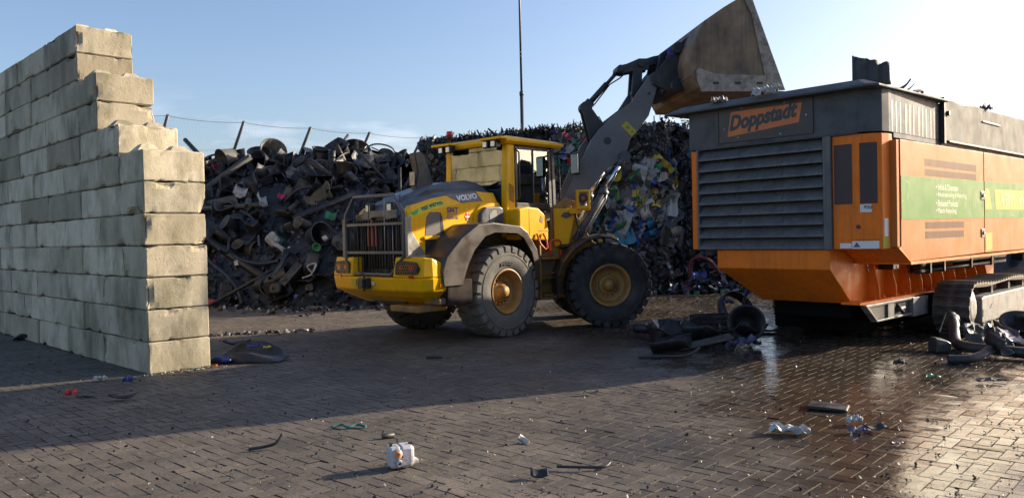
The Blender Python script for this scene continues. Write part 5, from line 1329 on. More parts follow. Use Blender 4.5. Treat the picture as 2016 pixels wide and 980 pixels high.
# single pieces one can pick out
rr = random.Random(21); random.seed(9)
lib = {
    'plastic_bucket': ([tub_mb(0.13, 0.17, 0.32), tub_mb(0.15, 0.19, 0.38, squash=0.8), tub_mb(0.12, 0.15, 0.26), tub_mb(0.20, 0.26, 0.34)], 'bucket', 'plastic bucket', 'buckets in the scrap heap'),
    'plastic_tub': ([tub_mb(0.20, 0.25, 0.26, 0.8), tub_mb(0.26, 0.32, 0.22, 0.6, squash=0.75), tub_mb(0.16, 0.22, 0.30, 0.9)], 'tub', 'square tub', 'square tubs in the scrap heap'),
    'plastic_crate': ([crate_mb(0.58, 0.38, 0.24), crate_mb(0.50, 0.34, 0.18)], 'crate', 'slatted crate', 'slatted crates in the scrap heap'),
    'plastic_pipe': ([pipe_mb(0.055, 1.3), pipe_mb(0.08, 0.9), pipe_mb(0.04, 1.7), pipe_mb(0.10, 0.55)], 'pipe', 'pipe end', 'pipes in the scrap heap'),
    'plastic_sheet': ([sheet_mb(0.55, 0.40, 0.5, s) for s in range(4)] + [sheet_mb(0.75, 0.35, -0.4, s + 7) for s in range(4)] + [sheet_mb(0.40, 0.45, 0.9, s + 17) for s in range(3)], 'sheet', 'bent plastic sheet', 'bent sheets in the scrap heap'),
    'plastic_shell': ([half_pipe_mb(0.22, 0.5, 2.6, 1), half_pipe_mb(0.30, 0.45, 2.0, 2), half_pipe_mb(0.16, 0.7, 3.0, 3), half_pipe_mb(0.4, 0.3, 1.5, 5)], 'shell', 'curved shell', 'curved shells in the scrap heap'),
    'plastic_can': ([can_mb(0.26, 0.18, 0.34), can_mb(0.20, 0.20, 0.30)], 'can', 'plastic can', 'cans in the scrap heap'),
    'plastic_hose': ([hose_mb([(0, 0, 0), (0.3, 0.2, 0.1), (0.6, 0.05, 0.02), (0.9, 0.25, 0.12)], 0.025), hose_mb([(0, 0, 0), (0.25, 0.35, 0.05), (0.7, 0.40, 0.1), (0.95, 0.05, 0.0)], 0.018)], 'hose', 'curling hose', 'hoses in the scrap heap'),
}
counts = {'plastic_bucket': 46, 'plastic_tub': 34, 'plastic_crate': 14, 'plastic_pipe': 36, 'plastic_sheet': 84, 'plastic_shell': 42, 'plastic_can': 18, 'plastic_hose': 26}
for nm, (mbs, cat, label, grp) in lib.items():
    meshes = {}
    for q in range(counts[nm]):
        i = rr.randrange(len(mbs)); m = rr.choices(['scrap_black', 'scrap_dust', 'scrap_grey'], [0.74, 0.20, 0.06])[0]
        if (i, m) not in meshes:
            me = mbs[i].mesh(nm); me.materials.append(MATS[m]); meshes[(i, m)] = me
        top_zone = nm in ('plastic_bucket', 'plastic_tub', 'plastic_crate') and q % 2 == 0
        x = rr.uniform(-10.6, -1.6); v = rr.uniform(3.2, 6.2) if top_zone else 5.2 * rr.random() ** 0.9 + 0.15
        y = interp(BASE, x) + v
        o = link(nm, meshes[(i, m)], None, None, (x, y, heap_z(x, y) + rr.uniform(0.0, 0.10)))
        o.rotation_euler = (heap_n(x, y).to_track_quat('Z', 'Y').to_matrix() @ Matrix.Rotation(rr.uniform(0, 6.28), 3, 'Z') @ Matrix.Rotation(rr.gauss(0, 0.9 if nm != 'plastic_pipe' else 1.3), 3, 'X') @ Matrix.Rotation(rr.gauss(0, 0.5), 3, 'Y')).to_euler()
        sc_ = rr.uniform(0.9, 1.4); o.scale = (sc_, sc_, sc_)
        hue = {'scrap_black': 'black', 'scrap_dust': 'dusty grey', 'scrap_grey': 'pale grey'}[m]
        zone = 'at the foot' if v < 0.9 else ('in the lower slope' if v < 1.9 else ('in the middle slope' if v < 3.0 else ('in the upper slope' if v < 4.3 else 'on the crest')))
        near = 'beside the wall' if x < -8.2 else ('left of its middle' if x < -6.2 else ('right of its middle' if x < -4.2 else 'next to the loader'))
        tag(o, f"{hue} {label} {zone} of the heap {near}", cat, grp)
# single pieces of the heap that stand out -------------------------------------------------
def heap_pt(x, v, lift=0.05):
    y = interp(BASE, x) + v; return Vector((x, y, heap_z(x, y) + lift))
def one(name, mb, m, label, cat, loc=(0, 0, 0), rot=(0, 0, 0), bevel=0.0, group=None):
    return tag(part(name, mb, m, None, bevel, loc=loc, rot=rot), label, cat, group)
def span_pipe(name, a, b_, r, m, label, cat='pipe', hollow=True):
    a, b_ = Vector(a), Vector(b_); L_ = (b_ - a).length
    mb = pipe_mb(r, L_) if hollow else MB().cyl((0, 0, 0), (0, 0, L_), r)
    return one(name, mb, m, label, cat, a, (b_ - a).to_track_quat('Z', 'Y').to_euler())
span_pipe('plastic_pipe', (-9.4, 22.7, 2.15), (-6.05, 19.75, 0.55), 0.13, 'scrap_black', 'thick black pipe slanting down the lower left of the scrap heap')
span_pipe('plastic_pipe', (-9.9, 24.2, 2.95), (-8.0, 24.2, 4.25), 0.10, 'scrap_dust', 'dusty pale pipe slanting up over the left crest of the scrap heap')
span_pipe('plastic_pipe', (-9.7, 23.35, 2.62), (-6.9, 22.1, 2.66), 0.075, 'scrap_grey', 'straight grey pipe lying level across the scrap heap beside the wall', hollow=False)
span_pipe('plastic_pipe', (-9.4, 23.6, 2.75), (-7.6, 22.9, 3.0), 0.085, 'scrap_dust', 'short dusty pipe just above the level grey pipe in the heap')
span_pipe('plastic_pipe', (-5.80, 20.85, 2.20), (-4.20, 21.2, 2.85), 0.085, 'scrap_black', 'black pipe rising to the right in the middle of the scrap heap')
one('plastic_hose', hose_mb([(-8.7, 21.7, 1.45), (-8.0, 20.9, 1.05), (-7.4, 20.3, 0.75), (-7.0, 19.9, 0.40), (-6.85, 19.75, 0.05)], 0.055), 'scrap_black', 'thick black hose running down the left foot of the scrap heap', 'hose')
one('plastic_hose', hose_mb([(-7.6, 21.1, 1.35), (-7.1, 20.6, 1.15), (-6.5, 20.2, 1.05), (-5.95, 20.0, 1.12)], 0.055), 'scrap_black', 'black hose lying between the thick pipe and the white shard', 'hose')
one('plastic_hose', hose_mb([(-6.3, 21.9, 2.75), (-5.9, 21.8, 3.05), (-5.4, 21.7, 3.1), (-5.0, 21.6, 2.95), (-4.9, 21.5, 2.7)], 0.045), 'scrap_black', 'black hose arching under the crest of the scrap heap', 'hose')
one('plastic_hose', hose_mb([(-7.7, 22.3, 2.5), (-7.2, 21.7, 2.3), (-6.9, 21.2, 1.9), (-7.1, 20.9, 1.5)], 0.045), 'scrap_black', 'black hose bending down below the level grey pipe', 'hose')
one('corrugated_pipe', hose_mb([(-6.55, 19.90, 0.50), (-6.1, 19.75, 0.62), (-5.65, 19.70, 0.82)], 0.17, 0.028, 18, 0.035, True), 'scrap_black', 'corrugated black drain pipe lying at the foot of the scrap heap', 'drain pipe')
one('round_tub', tub_mb(0.20, 0.25, 0.22), 'scrap_black', 'round black tub with open mouth just below the corrugated pipe', 'tub', (-6.14, 19.75, 0.40), (R(62), 0, R(20)))
one('white_shard', sheet_mb(0.44, 0.13, 0.05, 3), 'scrap_white', 'long white plastic shard in the middle of the scrap heap', 'shard', (-6.12, 20.45, 1.50), (R(55), R(38), 0))
one('white_shard', sheet_mb(0.30, 0.14, 0.05, 9), 'scrap_white', 'short white shard beside the black hose in the heap', 'shard', (-7.2, 20.65, 1.10), (R(70), R(-20), 0))
one('dented_can', can_mb(0.34, 0.24, 0.40), 'scrap_white', 'dented white can lying in the middle of the scrap heap', 'can', (-6.40, 20.85, 1.62), (R(70), R(50), R(10)))
one('green_scrap', sheet_mb(0.34, 0.22, 0.6, 31), 'scrap_green', 'dark green plastic piece leaning on the dented white can', 'plastic piece', (-6.20, 20.70, 1.66), (R(60), R(40), 0))
one('green_ball', tub_mb(0.04, 0.10, 0.10), 'scrap_green', 'bright green cup near the middle right of the scrap heap', 'cup', (-4.92, 19.80, 1.46), (R(100), 0, 0))
one('green_sheet', sheet_mb(0.30, 0.22, 0.5, 33), 'scrap_green', 'dark green sheet in the heap beside the loader cage', 'sheet', (-4.72, 20.50, 2.24), (R(60), R(10), 0))
span_pipe('red_pipe', (-8.30, 25.9, 4.20), (-8.40, 25.3, 4.24), 0.14, 'scrap_red', 'short red pipe end on the crest of the scrap heap')
one('red_scrap', sheet_mb(0.34, 0.25, 0.4, 35), 'scrap_red', 'red plastic piece on the crest of the heap near the wall', 'plastic piece', (-9.3, 24.9, 4.0), (R(60), 0, R(40)))
one('pink_scrap', sheet_mb(0.20, 0.16, 0.9, 36), 'scrap_pink', 'bright pink plastic piece halfway up the scrap heap', 'plastic piece', (-6.44, 22.05, 2.86), (R(60), R(10), 0))
one('violet_scrap', sheet_mb(0.40, 0.2, 0.5, 37), 'scrap_lilac', 'violet plastic piece halfway up the heap right of the pink one', 'plastic piece', (-5.70, 22.0, 3.02), (R(60), R(-20), 0))
one('yellow_scrap', sheet_mb(0.20, 0.16, 0.9, 38), 'scrap_yellow', 'small yellow plastic piece below the crest of the heap', 'plastic piece', (-5.2, 22.3, 3.45), (R(50), 0, 0))
one('white_string', hose_mb([(-5.2, 19.35, 0.70), (-4.95, 19.3, 0.80), (-5.05, 19.25, 0.98), (-4.85, 19.3, 1.05), (-4.9, 19.2, 0.85)], 0.025), 'scrap_white', 'tangle of white strapping low in the heap beside the loader', 'strapping')
for i, (x, y, z, rz) in enumerate(((-7.9, 22.85, 3.05, 0.3), (-7.05, 21.95, 2.75, 1.2))):
    one('white_film', sheet_mb(0.36, 0.34, 0.8, 41 + i), 'scrap_white', ('crumpled white film above the level grey pipe in the heap', 'crumpled white film at the right end of the level grey pipe')[i], 'film', (x, y, z), (R(60), R(20), rz))
one('red_bottle', can_mb(0.12, 0.12, 0.30), 'scrap_white', 'small white bottle with red cap on the heap beside the loader cage', 'bottle', (-4.72, 19.85, 1.65), (R(80), R(60), 0))
one('jerry_can', can_mb(0.34, 0.26, 0.46), 'scrap_black', 'black jerry can standing at the left foot of the heap', 'jerry can', (-7.40, 20.05, 0.12), (R(-8), R(10), R(20)))
one('slatted_crate', crate_mb(0.6, 0.4, 0.3), 'scrap_grey', 'grey slatted crate on its side at the left foot of the heap', 'crate', (-8.35, 20.9, 0.45), (R(75), R(15), R(30)))
one('open_tub', tub_mb(0.32, 0.42, 0.5), 'scrap_dust', 'big round tub tilted open on the crest of the heap', 'tub', (-7.75, 25.3, 4.30), (R(64), R(0), R(35)))
one('open_tub', tub_mb(0.28, 0.36, 0.42), 'scrap_dust', 'dusty tub lying on the crest beside the dusty pale pipe', 'tub', (-8.9, 25.2, 4.35), (R(110), R(20), R(-35)))
one('pale_tub', tub_mb(0.26, 0.36, 0.40), 'scrap_white', 'pale grey tub on the crest of the heap below a fence post', 'tub', (-5.30, 25.0, 4.18), (R(18), R(10), 0))
one('round_cover', tub_mb(0.42, 0.45, 0.10), 'scrap_black', 'round black lid standing on the crest of the heap', 'lid', (-4.75, 24.3, 4.25), (R(72), 0, R(20)))
one('round_bowl', tub_mb(0.26, 0.40, 0.34), 'scrap_dust', 'upturned dark bowl on the crest right of the round lid', 'bowl', (-4.10, 23.3, 4.10), (R(190), R(10), 0))

# ---------------------------------------------------------------- bales
def bale(loc, w, d, h, rz, pal, seed, label, group, n=260, spiky=0, cat='bale', big=1.0):
    rr = random.Random(seed); t = empty('plastic_bale', loc, rz); tag(t, label, cat, group)
    sd = Vector((seed * 1.3, seed * 2.1, 0)); nu = 20
    bm = bmesh.new(); bmesh.ops.create_cube(bm, size=1.0); bmesh.ops.subdivide_edges(bm, edges=bm.edges[:], cuts=nu, use_grid_fill=True)
    for v in bm.verts:
        p = Vector((v.co.x * w, v.co.y * d, (v.co.z + 0.5) * h)); n_ = Vector((noise.noise(p * 2.6 + sd), noise.noise(p * 2.6 - sd), noise.noise(p * 3.1 + sd * 2)))
        e = max(abs(v.co.x), abs(v.co.y)); rnd_ = 0.10 * max(0, abs(v.co.x) + abs(v.co.y) - 0.75)
        p.x *= 1 - rnd_; p.y *= 1 - rnd_
        v.co = p + n_ * 0.11 + Vector((noise.noise(p * 7), noise.noise(p * 7 + sd), noise.noise(p * 7 - sd))) * 0.075 + Vector((noise.noise(p * 15), noise.noise(p * 15 + sd), noise.noise(p * 15 - sd))) * 0.03 - Vector((0, 0, 0.03))
    me = bpy.data.meshes.new('pressed_core'); bm.to_mesh(me); bm.free()
    m = MATS.get('bale_core') or mat('bale_core', (0.018, 0.019, 0.022), 0.35, col2=(0.05, 0.05, 0.052), nscale=9, rvar=0.15, bump=0.4, bscale=14)
    link('pressed_core', me, m, t)
    V_, F_, C_ = [], [], []
    for q in range(int(n * 0.62)):
        side = rr.choices(('f', 'l', 'r', 't'), (0.52, 0.12, 0.24, 0.12))[0]
        u, v = rr.uniform(-0.5, 0.5), rr.uniform(0, 1)
        if side == 'f': p, nn = Vector((u * w, -d / 2 - 0.03, v * h)), Vector((0, -1, 0))
        elif side == 'l': p, nn = Vector((-w / 2 - 0.02, u * d, v * h)), Vector((-1, 0, 0))
        elif side == 'r': p, nn = Vector((w / 2 + 0.02, u * d, v * h)), Vector((1, 0, 0))
        else: p, nn = Vector((u * w, rr.uniform(-0.5, 0.5) * d, h + 0.02)), Vector((0, 0, 1))
        p += nn * rr.uniform(-0.03, 0.07)
        s_ = rr.uniform(0.16, 0.52) * big; a = s_ * (rr.uniform(0.35, 0.85) if big > 1 else rr.uniform(0.16, 0.5)); c = rr.choice(pal); k = rr.uniform(0.7, 1.25)
        if spiky and rr.random() < spiky: s_ = rr.uniform(0.18, 0.5); a = rr.uniform(0.015, 0.05)
        q_ = nn.to_track_quat('Z', 'Y').to_matrix() @ Matrix.Rotation(rr.uniform(0, 6.28) if big > 1 or side == 't' else R(90) + rr.gauss(0, 0.6), 3, 'Z') @ Matrix.Rotation(rr.gauss(0, 0.40), 3, 'X') @ Matrix.Rotation(rr.gauss(0, 0.9 if (spiky and side == 't') else 0.22), 3, 'Y')
        nuu = 6; o = len(V_)
        for i in range(nuu + 1):
            uu = i / nuu - 0.5; bz = 0.22 * s_ * noise.noise(Vector((uu * 7, q * 0.7, seed))); wv = a * (1 + 0.5 * noise.noise(Vector((uu * 5, q, 2))))
            V_ += [tuple(p + q_ @ Vector((uu * s_, -wv / 2, bz))), tuple(p + q_ @ Vector((uu * s_, wv / 2, bz + 0.12 * a * noise.noise(Vector((uu * 6, q, 9))))))]
            C_ += [(c[0] * k, c[1] * k, c[2] * k, 1)] * 2
        for i in range(nuu): F_.append((o + 2 * i, o + 2 * i + 2, o + 2 * i + 3, o + 2 * i + 1))
    me = bpy.data.meshes.new('film_scraps'); me.from_pydata(V_, [], F_); me.update()
    at = me.attributes.new('col', 'FLOAT_COLOR', 'POINT'); at.data.foreach_set('color', [c for q in C_ for c in q])
    tag(link('film_scraps', me, 'bale_film', t), kind='stuff')
    for k in range(3):
        mb = MB(); x = (-0.3 + 0.3 * k) * w; e = 0.03; mb.tube([(x, -d / 2 - e, 0.02), (x + 0.02, -d / 2 - e - 0.02, h * 0.5), (x, -d / 2 - e, h), (x, 0, h + e), (x, d / 2 + e, h), (x, d / 2 + e, 0.02)], 0.006, 5); part('baling_wire', mb, 'fence_wire', t)
    return t
mat('bale_film', (0.03, 0.03, 0.03), 0.32, attr='col', bump=0.35, bscale=9, rvar=0.12, nscale=5)
BLKF = [(0.009, 0.009, 0.011)] * 10 + [(0.020, 0.020, 0.022)] * 5 + [(0.045, 0.045, 0.048)] * 2
BLKG = BLKF + [(0.07, 0.07, 0.072)] * 2 + [(0.20, 0.20, 0.20)]
COLF = [(0.02, 0.09, 0.34)] * 3 + [(0.42, 0.30, 0.02)] * 3 + [(0.34, 0.34, 0.34)] * 8 + [(0.16, 0.16, 0.165)] * 7 + [(0.38, 0.07, 0.02)] * 1 + [(0.02, 0.13, 0.05)] * 2 + [(0.04, 0.04, 0.045)] * 10 + [(0.03, 0.20, 0.33)]
# stack with the coloured bales, right of the loader's boom
A = R(-6)
bale((3.62, 22.35, 0.0), 1.85, 1.2, 1.42, A, BLKG, 1, 'dark grey bale at ground level below the coloured bales', None, 340)
bale((3.60, 22.30, 1.44), 1.80, 1.2, 1.03, A, COLF, 2, 'coloured bale with orange and blue film, the lower of two', None, 150, big=1.5)
bale((3.64, 22.32, 2.49), 1.80, 1.2, 1.05, A, COLF, 3, 'coloured bale with yellow and blue film, the upper of two', None, 150, big=1.5)
bale((3.66, 22.38, 3.56), 1.85, 1.2, 1.10, A, BLKG, 4, 'shiny black bale on top of the coloured bales', None, 420, 0.4)
for r_ in range(4):
    bale((5.50, 22.55, r_ * 1.14), 1.75, 1.2, 1.12, A, BLKG, 10 + r_, ('black bale at the bottom of the stack behind the shredder', 'black bale second from the ground behind the shredder', 'black bale third from the ground behind the shredder', 'shiny black bale at the top of the stack behind the shredder')[r_], 'bales behind the shredder', 320, 0.3)
for r_ in range(4):
    bale((1.95, 22.9, r_ * 1.13), 1.30, 1.2, 1.11, A, COLF if r_ == 1 else ([(0.03, 0.10, 0.06)] * 5 + [(0.30, 0.02, 0.03)] * 2 + [(0.03, 0.06, 0.4)] * 2 + [(0.2, 0.2, 0.2)] * 2 if r_ == 3 else BLKF), 20 + r_, ('black bale at ground level behind the front tyre', 'bale of blue and red film seen under the boom', 'black bale seen under the boom, third from the ground', 'bale of green and red film at the top behind the boom')[r_], 'bales behind the boom', 260)
for ci, cx in enumerate((-2.0, -0.75, 0.55)):
    for r_ in range(4):
        h = 1.07 + 0.035 * ci
        bale((cx, 23.4 + 0.1 * ci, r_ * (h + 0.02)), 1.22, 1.2, h, R(3 * ci - 3), BLKF, 40 + ci * 5 + r_, ('black strip bale bristling behind the exhaust, left end of the row', 'black strip bale bristling behind the middle of the cab roof', 'black strip bale bristling right of the cab roof')[ci] if r_ == 3 else 'black bale in the lower tiers behind the loader', 'strip bales behind the cab' if r_ == 3 else 'lower bales behind the loader', 420 if r_ == 3 else 160, 0.85 if r_ == 3 else 0.3)
def on_bales(rr_):
    x = rr_.uniform(-2.6, 2.4); return Vector((x, rr_.uniform(22.8, 24.0), 4.35 + 0.03 * (x + 2.6) * 2.2 + rr_.uniform(0, 0.16) + 0.08 * noise.noise(Vector((x * 3, 0, 0))))), Vector((rr_.gauss(0, 0.9), rr_.gauss(0, 0.9), rr_.uniform(-0.2, 0.6))).normalized()
fragments('shredded_strips', 'black shredded plastic strips bristling on top of the bales behind the cab', 1500, on_bales, BLK, 31, (0.14, 0.48), (0.07, 0.20))
# small spill at the foot of the bales
def on_spill(rr_):
    a, b_ = rr_.gauss(0, 0.55), rr_.gauss(0, 0.22); x = 5.1 + a; y = 20.75 + b_; z = max(0, 0.42 - 0.28 * abs(a) - 0.6 * abs(b_)); return Vector((x, y, z * rr_.random() + 0.03)), Vector((rr_.gauss(0, 0.4), -0.5, 1)).normalized()
fragments('film_litter', 'spill of dark film scraps at the foot of the bales', 900, on_spill, BLKF + [(0.02, 0.15, 0.05), (0.03, 0.05, 0.3), (0.3, 0.3, 0.3)], 33, (0.05, 0.25))
one('red_sack', thick_grid(lambda u, v: Vector(((u - 0.5) * 0.55, (v - 0.5) * 0.45, 0.22 * math.sin(math.pi * u) * math.sin(math.pi * v) + 0.05 * noise.noise(Vector((u * 5, v * 5, 1))))), 10, 8, 0.02), 'scrap_maroon', 'crumpled red sack on the ground at the foot of the bales', 'sack', (4.62, 20.75, 0.04))
one('red_hose', hose_mb([(4.85, 21.3, 0.1), (4.85, 21.3, 0.75), (5.05, 21.2, 0.92), (5.35, 21.1, 0.80), (5.60, 21.0, 0.45)], 0.05), 'scrap_maroon', 'dark red tube bent over beside the bales under the shredder', 'tube')
one('blue_sack', sheet_mb(0.4, 0.45, 0.6, 51), 'scrap_blue', 'blue film hanging behind the red sack', 'film', (5.0, 21.0, 0.32), (R(70), 0, 0))
one('yellow_scrap', sheet_mb(0.16, 0.18, 0.8, 52), 'scrap_yellow', 'small yellow plastic piece between red sack and dark spill', 'plastic piece', (4.92, 20.45, 0.08), (R(40), 0, 0))
one('white_sack', sheet_mb(0.22, 0.2, 0.8, 53), 'scrap_white', 'small white film on the ground left of the red sack', 'film', (4.30, 20.9, 0.14), (R(60), 0, 0))
one('green_scrap', sheet_mb(0.34, 0.16, 0.4, 54), 'scrap_green', 'flat green plastic piece on the ground left of the red sack', 'plastic piece', (4.05, 20.8, 0.06), (R(15), 0, 0))

# dark mound added beyond the shredder to block the bright sky under the machine
mb = MB(); nx, ny = 44, 16; vs_ = []
for j in range(ny + 1):
    for i in range(nx + 1):
        u, v = i / nx, j / ny; x = 6.4 + 17 * u; y = 20.8 + 5.5 * v + 1.2 * u
        vs_.append((x, y, max(-0.02, 2.4 * math.sin(math.pi * min(1, 0.04 + v)) * min(1, 5 * u + 0.25) * min(1, 5 * (1 - u)) * (0.85 + 0.4 * noise.noise(Vector((x * 0.7, y * 0.7, 2)))) + 0.12 * noise.noise(Vector((x * 3, y * 3, 0))))))
mb.add(vs_, [(j * (nx + 1) + i, j * (nx + 1) + i + 1, (j + 1) * (nx + 1) + i + 1, (j + 1) * (nx + 1) + i) for j in range(ny) for i in range(nx)])
tag(part('sky_block_mound', mb, 'scrap_black', None), 'low dark mound added beyond the shredder to block the sky', 'scrap mound', None, 'stuff')
def on_mound(rr_):
    u = rr_.random(); return Vector((6.4 + 17 * u, 20.9 + 1.2 * u + rr_.uniform(0, 1.6), rr_.uniform(0.05, 1.6))), Vector((rr_.gauss(0, 0.4), -1, 0.8)).normalized()
fragments('sky_block_litter', 'dark scrap pieces covering the added mound beyond the shredder', 1500, on_mound, BLKF, 36, (0.15, 0.6))
# ---------------------------------------------------------------- things lying on the paving
GRD = lambda x, y: (x, y, 0.012)
# white oil jug -------------------------------------------------------
mat('jug_white', (0.46, 0.45, 0.47), 0.45, col2=(0.17, 0.155, 0.15), nscale=14, thresh=(0.48, 0.7), rvar=0.1, bump=0.1)
jug = empty('plastic_jug', (-0.83, 5.60, 0.008), R(24)); tag(jug, 'dirty white plastic jug with orange cap ring lying on the paving', 'jug')
def jr(x, k, dz=0.0): 
    a, b_ = 0.066 * k, 0.076 * k
    return [(x, -a * 0.75, 0.078 + dz - b_), (x, a * 0.75, 0.078 + dz - b_), (x, a, 0.078 + dz - b_ * 0.75), (x, a, 0.078 + dz + b_ * 0.75), (x, a * 0.75, 0.078 + dz + b_), (x, -a * 0.75, 0.078 + dz + b_), (x, -a, 0.078 + dz + b_ * 0.75), (x, -a, 0.078 + dz - b_ * 0.75)]
mb = MB(); mb.loft([jr(-0.095, 0.80), jr(-0.085, 0.97), jr(-0.03, 1.0), jr(-0.025, 0.95), jr(-0.012, 0.95), jr(-0.006, 1.02), jr(0.055, 1.0), jr(0.068, 0.93), jr(0.082, 0.80)], smooth=False); part('jug_body', mb, 'jug_white', jug, 0.006)
# the seen face is the -y side: filler ring, plug and dark vent
mb = MB(); mb.lathe([(0.012, -0.078), (0.024, -0.078), (0.024, -0.066), (0.012, -0.066), (0.012, -0.078)], 18); mb.xf(Matrix.Translation((-0.045, 0, 0.105))); part('cap_ring', mb, 'orange_lamp', jug)
mb = MB(); mb.lathe([(0.024, -0.074), (0.036, -0.070), (0.038, -0.064), (0.024, -0.064), (0.024, -0.074)], 18); mb.xf(Matrix.Translation((-0.045, 0, 0.105))); part('cap_collar', mb, 'jug_white', jug)
mb = MB(); mb.cyl((-0.035, -0.064, 0.042), (-0.035, -0.088, 0.042), 0.026, 0.022, n=10); pl_ = part('plug', mb, 'jug_white', jug)
mb = MB(); mb.cyl((-0.035, -0.0885, 0.042), (-0.035, -0.0895, 0.042), 0.010, n=10); part('plug_hole', mb, 'decal_black', pl_)
mb = MB(); mb.cyl((-0.012, -0.066, 0.085), (-0.012, -0.070, 0.085), 0.009, n=10); part('vent', mb, 'decal_black', jug)
mb = MB(); mb.loft([[(0.075, -0.03, 0.01), (0.075, 0.03, 0.01), (0.075, 0.03, 0.07), (0.075, -0.03, 0.07)], [(0.125, -0.015, 0.012), (0.125, 0.015, 0.012), (0.125, 0.015, 0.035), (0.125, -0.015, 0.035)]]); part('spout', mb, 'jug_white', jug, 0.004)
mb = MB(); mb.box(0.055, 0.085, -0.012, 0.012, 0.150, 0.166); mb.box(-0.085, -0.065, -0.012, 0.012, 0.15, 0.17); part('lug', mb, 'black_plastic', jug, 0.003)

def crumple(w, h, lift, seed, n=13, th=0.004):
    mb = thick_grid(lambda u, v: Vector(((u - 0.5) * w * (1 + 0.3 * noise.noise(Vector((v * 3, seed, 0)))), (v - 0.5) * h * (1 + 0.3 * noise.noise(Vector((u * 3, seed, 5)))), lift * (0.8 * abs(noise.noise(Vector((u * 3.1, v * 3.1, seed)))) + 0.9 * abs(noise.noise(Vector((u * 7.5, v * 7.5, seed + 2))))))), n, n - 3, th)
    mb.sm = [False] * len(mb.sm); return mb
# left: black bowl shaped bumper beside the wall, small bits
mb = thick_grid(lambda u, v: Vector(((u - 0.5) * 1.0, (v - 0.5) * 0.55 * (1 - 0.75 * abs(u - 0.45) ** 1.5), max(0.0, 1 - abs(2 * u - 0.85) ** 2.2) * interp([(0, 0.0), (0.06, 0.07), (0.14, 0.13), (0.22, 0.135), (0.30, 0.08), (0.7, 0.05), (0.86, 0.10), (1, 0.17)], v) + 0.018 * noise.noise(Vector((u * 6, v * 4, 1))))), 22, 16, 0.010)
one('car_bumper', mb, 'scrap_black', 'curved black plastic shell lying on the paving right of the wall', 'plastic shell', (-3.62, 10.75, 0.03), (R(8), 0, R(-8)))
one('blue_film', crumple(0.22, 0.15, 0.05, 61), 'scrap_blue', 'bright blue film lying on the curved black shell', 'film', (-3.55, 10.72, 0.19))
one('yellow_lump', crumple(0.09, 0.07, 0.04, 62), 'scrap_yellow', 'small yellow green lump on the curved black shell', 'plastic piece', (-3.38, 10.68, 0.18))
one('red_cup', crumple(0.10, 0.10, 0.10, 63), 'scrap_red', 'crumpled red plastic piece on the shaded paving left', 'plastic piece', (-4.78, 8.38, 0.03))
one('grey_shard', sheet_mb(0.20, 0.06, 0.1, 64), 'scrap_grey', 'flat grey shard beside the crumpled red piece', 'shard', (-4.62, 8.40, 0.02))
one('black_shard', sheet_mb(0.26, 0.10, 0.3, 65), 'scrap_black', 'black shard on the shaded paving below the wall corner', 'shard', (-4.12, 8.18, 0.03))
one('blue_cup', crumple(0.10, 0.09, 0.09, 66), 'scrap_blue', 'small blue plastic piece at the edge of the lit strip', 'plastic piece', (-4.53, 9.13, 0.03))
one('white_crumple', crumple(0.14, 0.10, 0.07, 67), 'scrap_white', 'crumpled white film in the lit strip left of the wall corner', 'film', (-4.98, 9.36, 0.02))
one('black_ring', hose_mb([(-8.72, 13.62, 0.03), (-8.55, 13.55, 0.10), (-8.45, 13.62, 0.06), (-8.55, 13.72, 0.04), (-8.70, 13.66, 0.03)], 0.03), 'scrap_black', 'curled black hose piece at the foot of the wall', 'hose')
one('white_litter', crumple(0.10, 0.06, 0.03, 68), 'scrap_white', 'scrap of white film at the foot of the wall end', 'film', (-4.06, 9.95, 0.03))
one('orange_litter', crumple(0.05, 0.05, 0.05, 69), 'orange_lamp', 'tiny orange plastic piece at the foot of the wall end', 'plastic piece', (-3.86, 10.05, 0.03))
one('dark_bottle', MB().lathe([(0, 0), (0.05, 0), (0.05, 0.16), (0.02, 0.2), (0.02, 0.23), (0, 0.23)], 12, 'z'), 'scrap_blue', 'dark blue bottle lying between wall end and black shell', 'bottle', (-4.0, 10.55, 0.06), (R(90), 0, R(60)))
one('blue_litter', crumple(0.10, 0.07, 0.03, 70), 'scrap_lilac', 'scrap of violet film on the shaded paving below the black shell', 'film', (-3.74, 9.72, 0.02))
one('black_strip', sheet_mb(0.42, 0.10, 0.25, 71), 'scrap_black', 'black strip on the paving just right of the wall', 'strip', (-4.35, 12.25, 0.04))
one('pale_slab', crumple(0.42, 0.22, 0.10, 72), 'scrap_dust', 'pale upturned plastic tray on the lit ground before the heap', 'tray', (-4.57, 18.0, 0.05))
one('red_white_can', MB().lathe([(0, 0), (0.09, 0), (0.09, 0.22), (0.05, 0.27), (0, 0.27)], 14, 'z'), 'scrap_red', 'small red can at the foot of the heap beside the wall', 'can', (-7.85, 20.0, 0.10), (R(90), 0, R(80)))
# foreground
one('black_tube', pipe_mb(0.022, 0.10), 'scrap_black', 'short black tube lying behind the white jug', 'tube', (-1.10, 6.38, 0.026), (R(90), 0, R(110)))
one('black_twig', hose_mb([(-2.10, 6.10, 0.02), (-1.98, 6.13, 0.03), (-1.90, 6.16, 0.05), (-1.86, 6.20, 0.11)], 0.012), 'scrap_black', 'crooked black plastic twig in the lit foreground left', 'plastic piece')
one('green_rope', hose_mb([(-1.60, 6.76, 0.02), (-1.52, 6.80, 0.03), (-1.45, 6.74, 0.02), (-1.38, 6.79, 0.03), (-1.30, 6.75, 0.02)], 0.012), MATS.get('teal_rope') or mat('teal_rope', (0.03, 0.13, 0.13), 0.7), 'piece of teal rope on the paving beyond the jug', 'rope')
one('white_curl', half_pipe_mb(0.05, 0.05, 2.6, 9, 0.004), 'scrap_white', 'curled white shaving standing on the paving', 'shaving', (0.05, 6.17, 0.03), (R(80), R(40), 0))
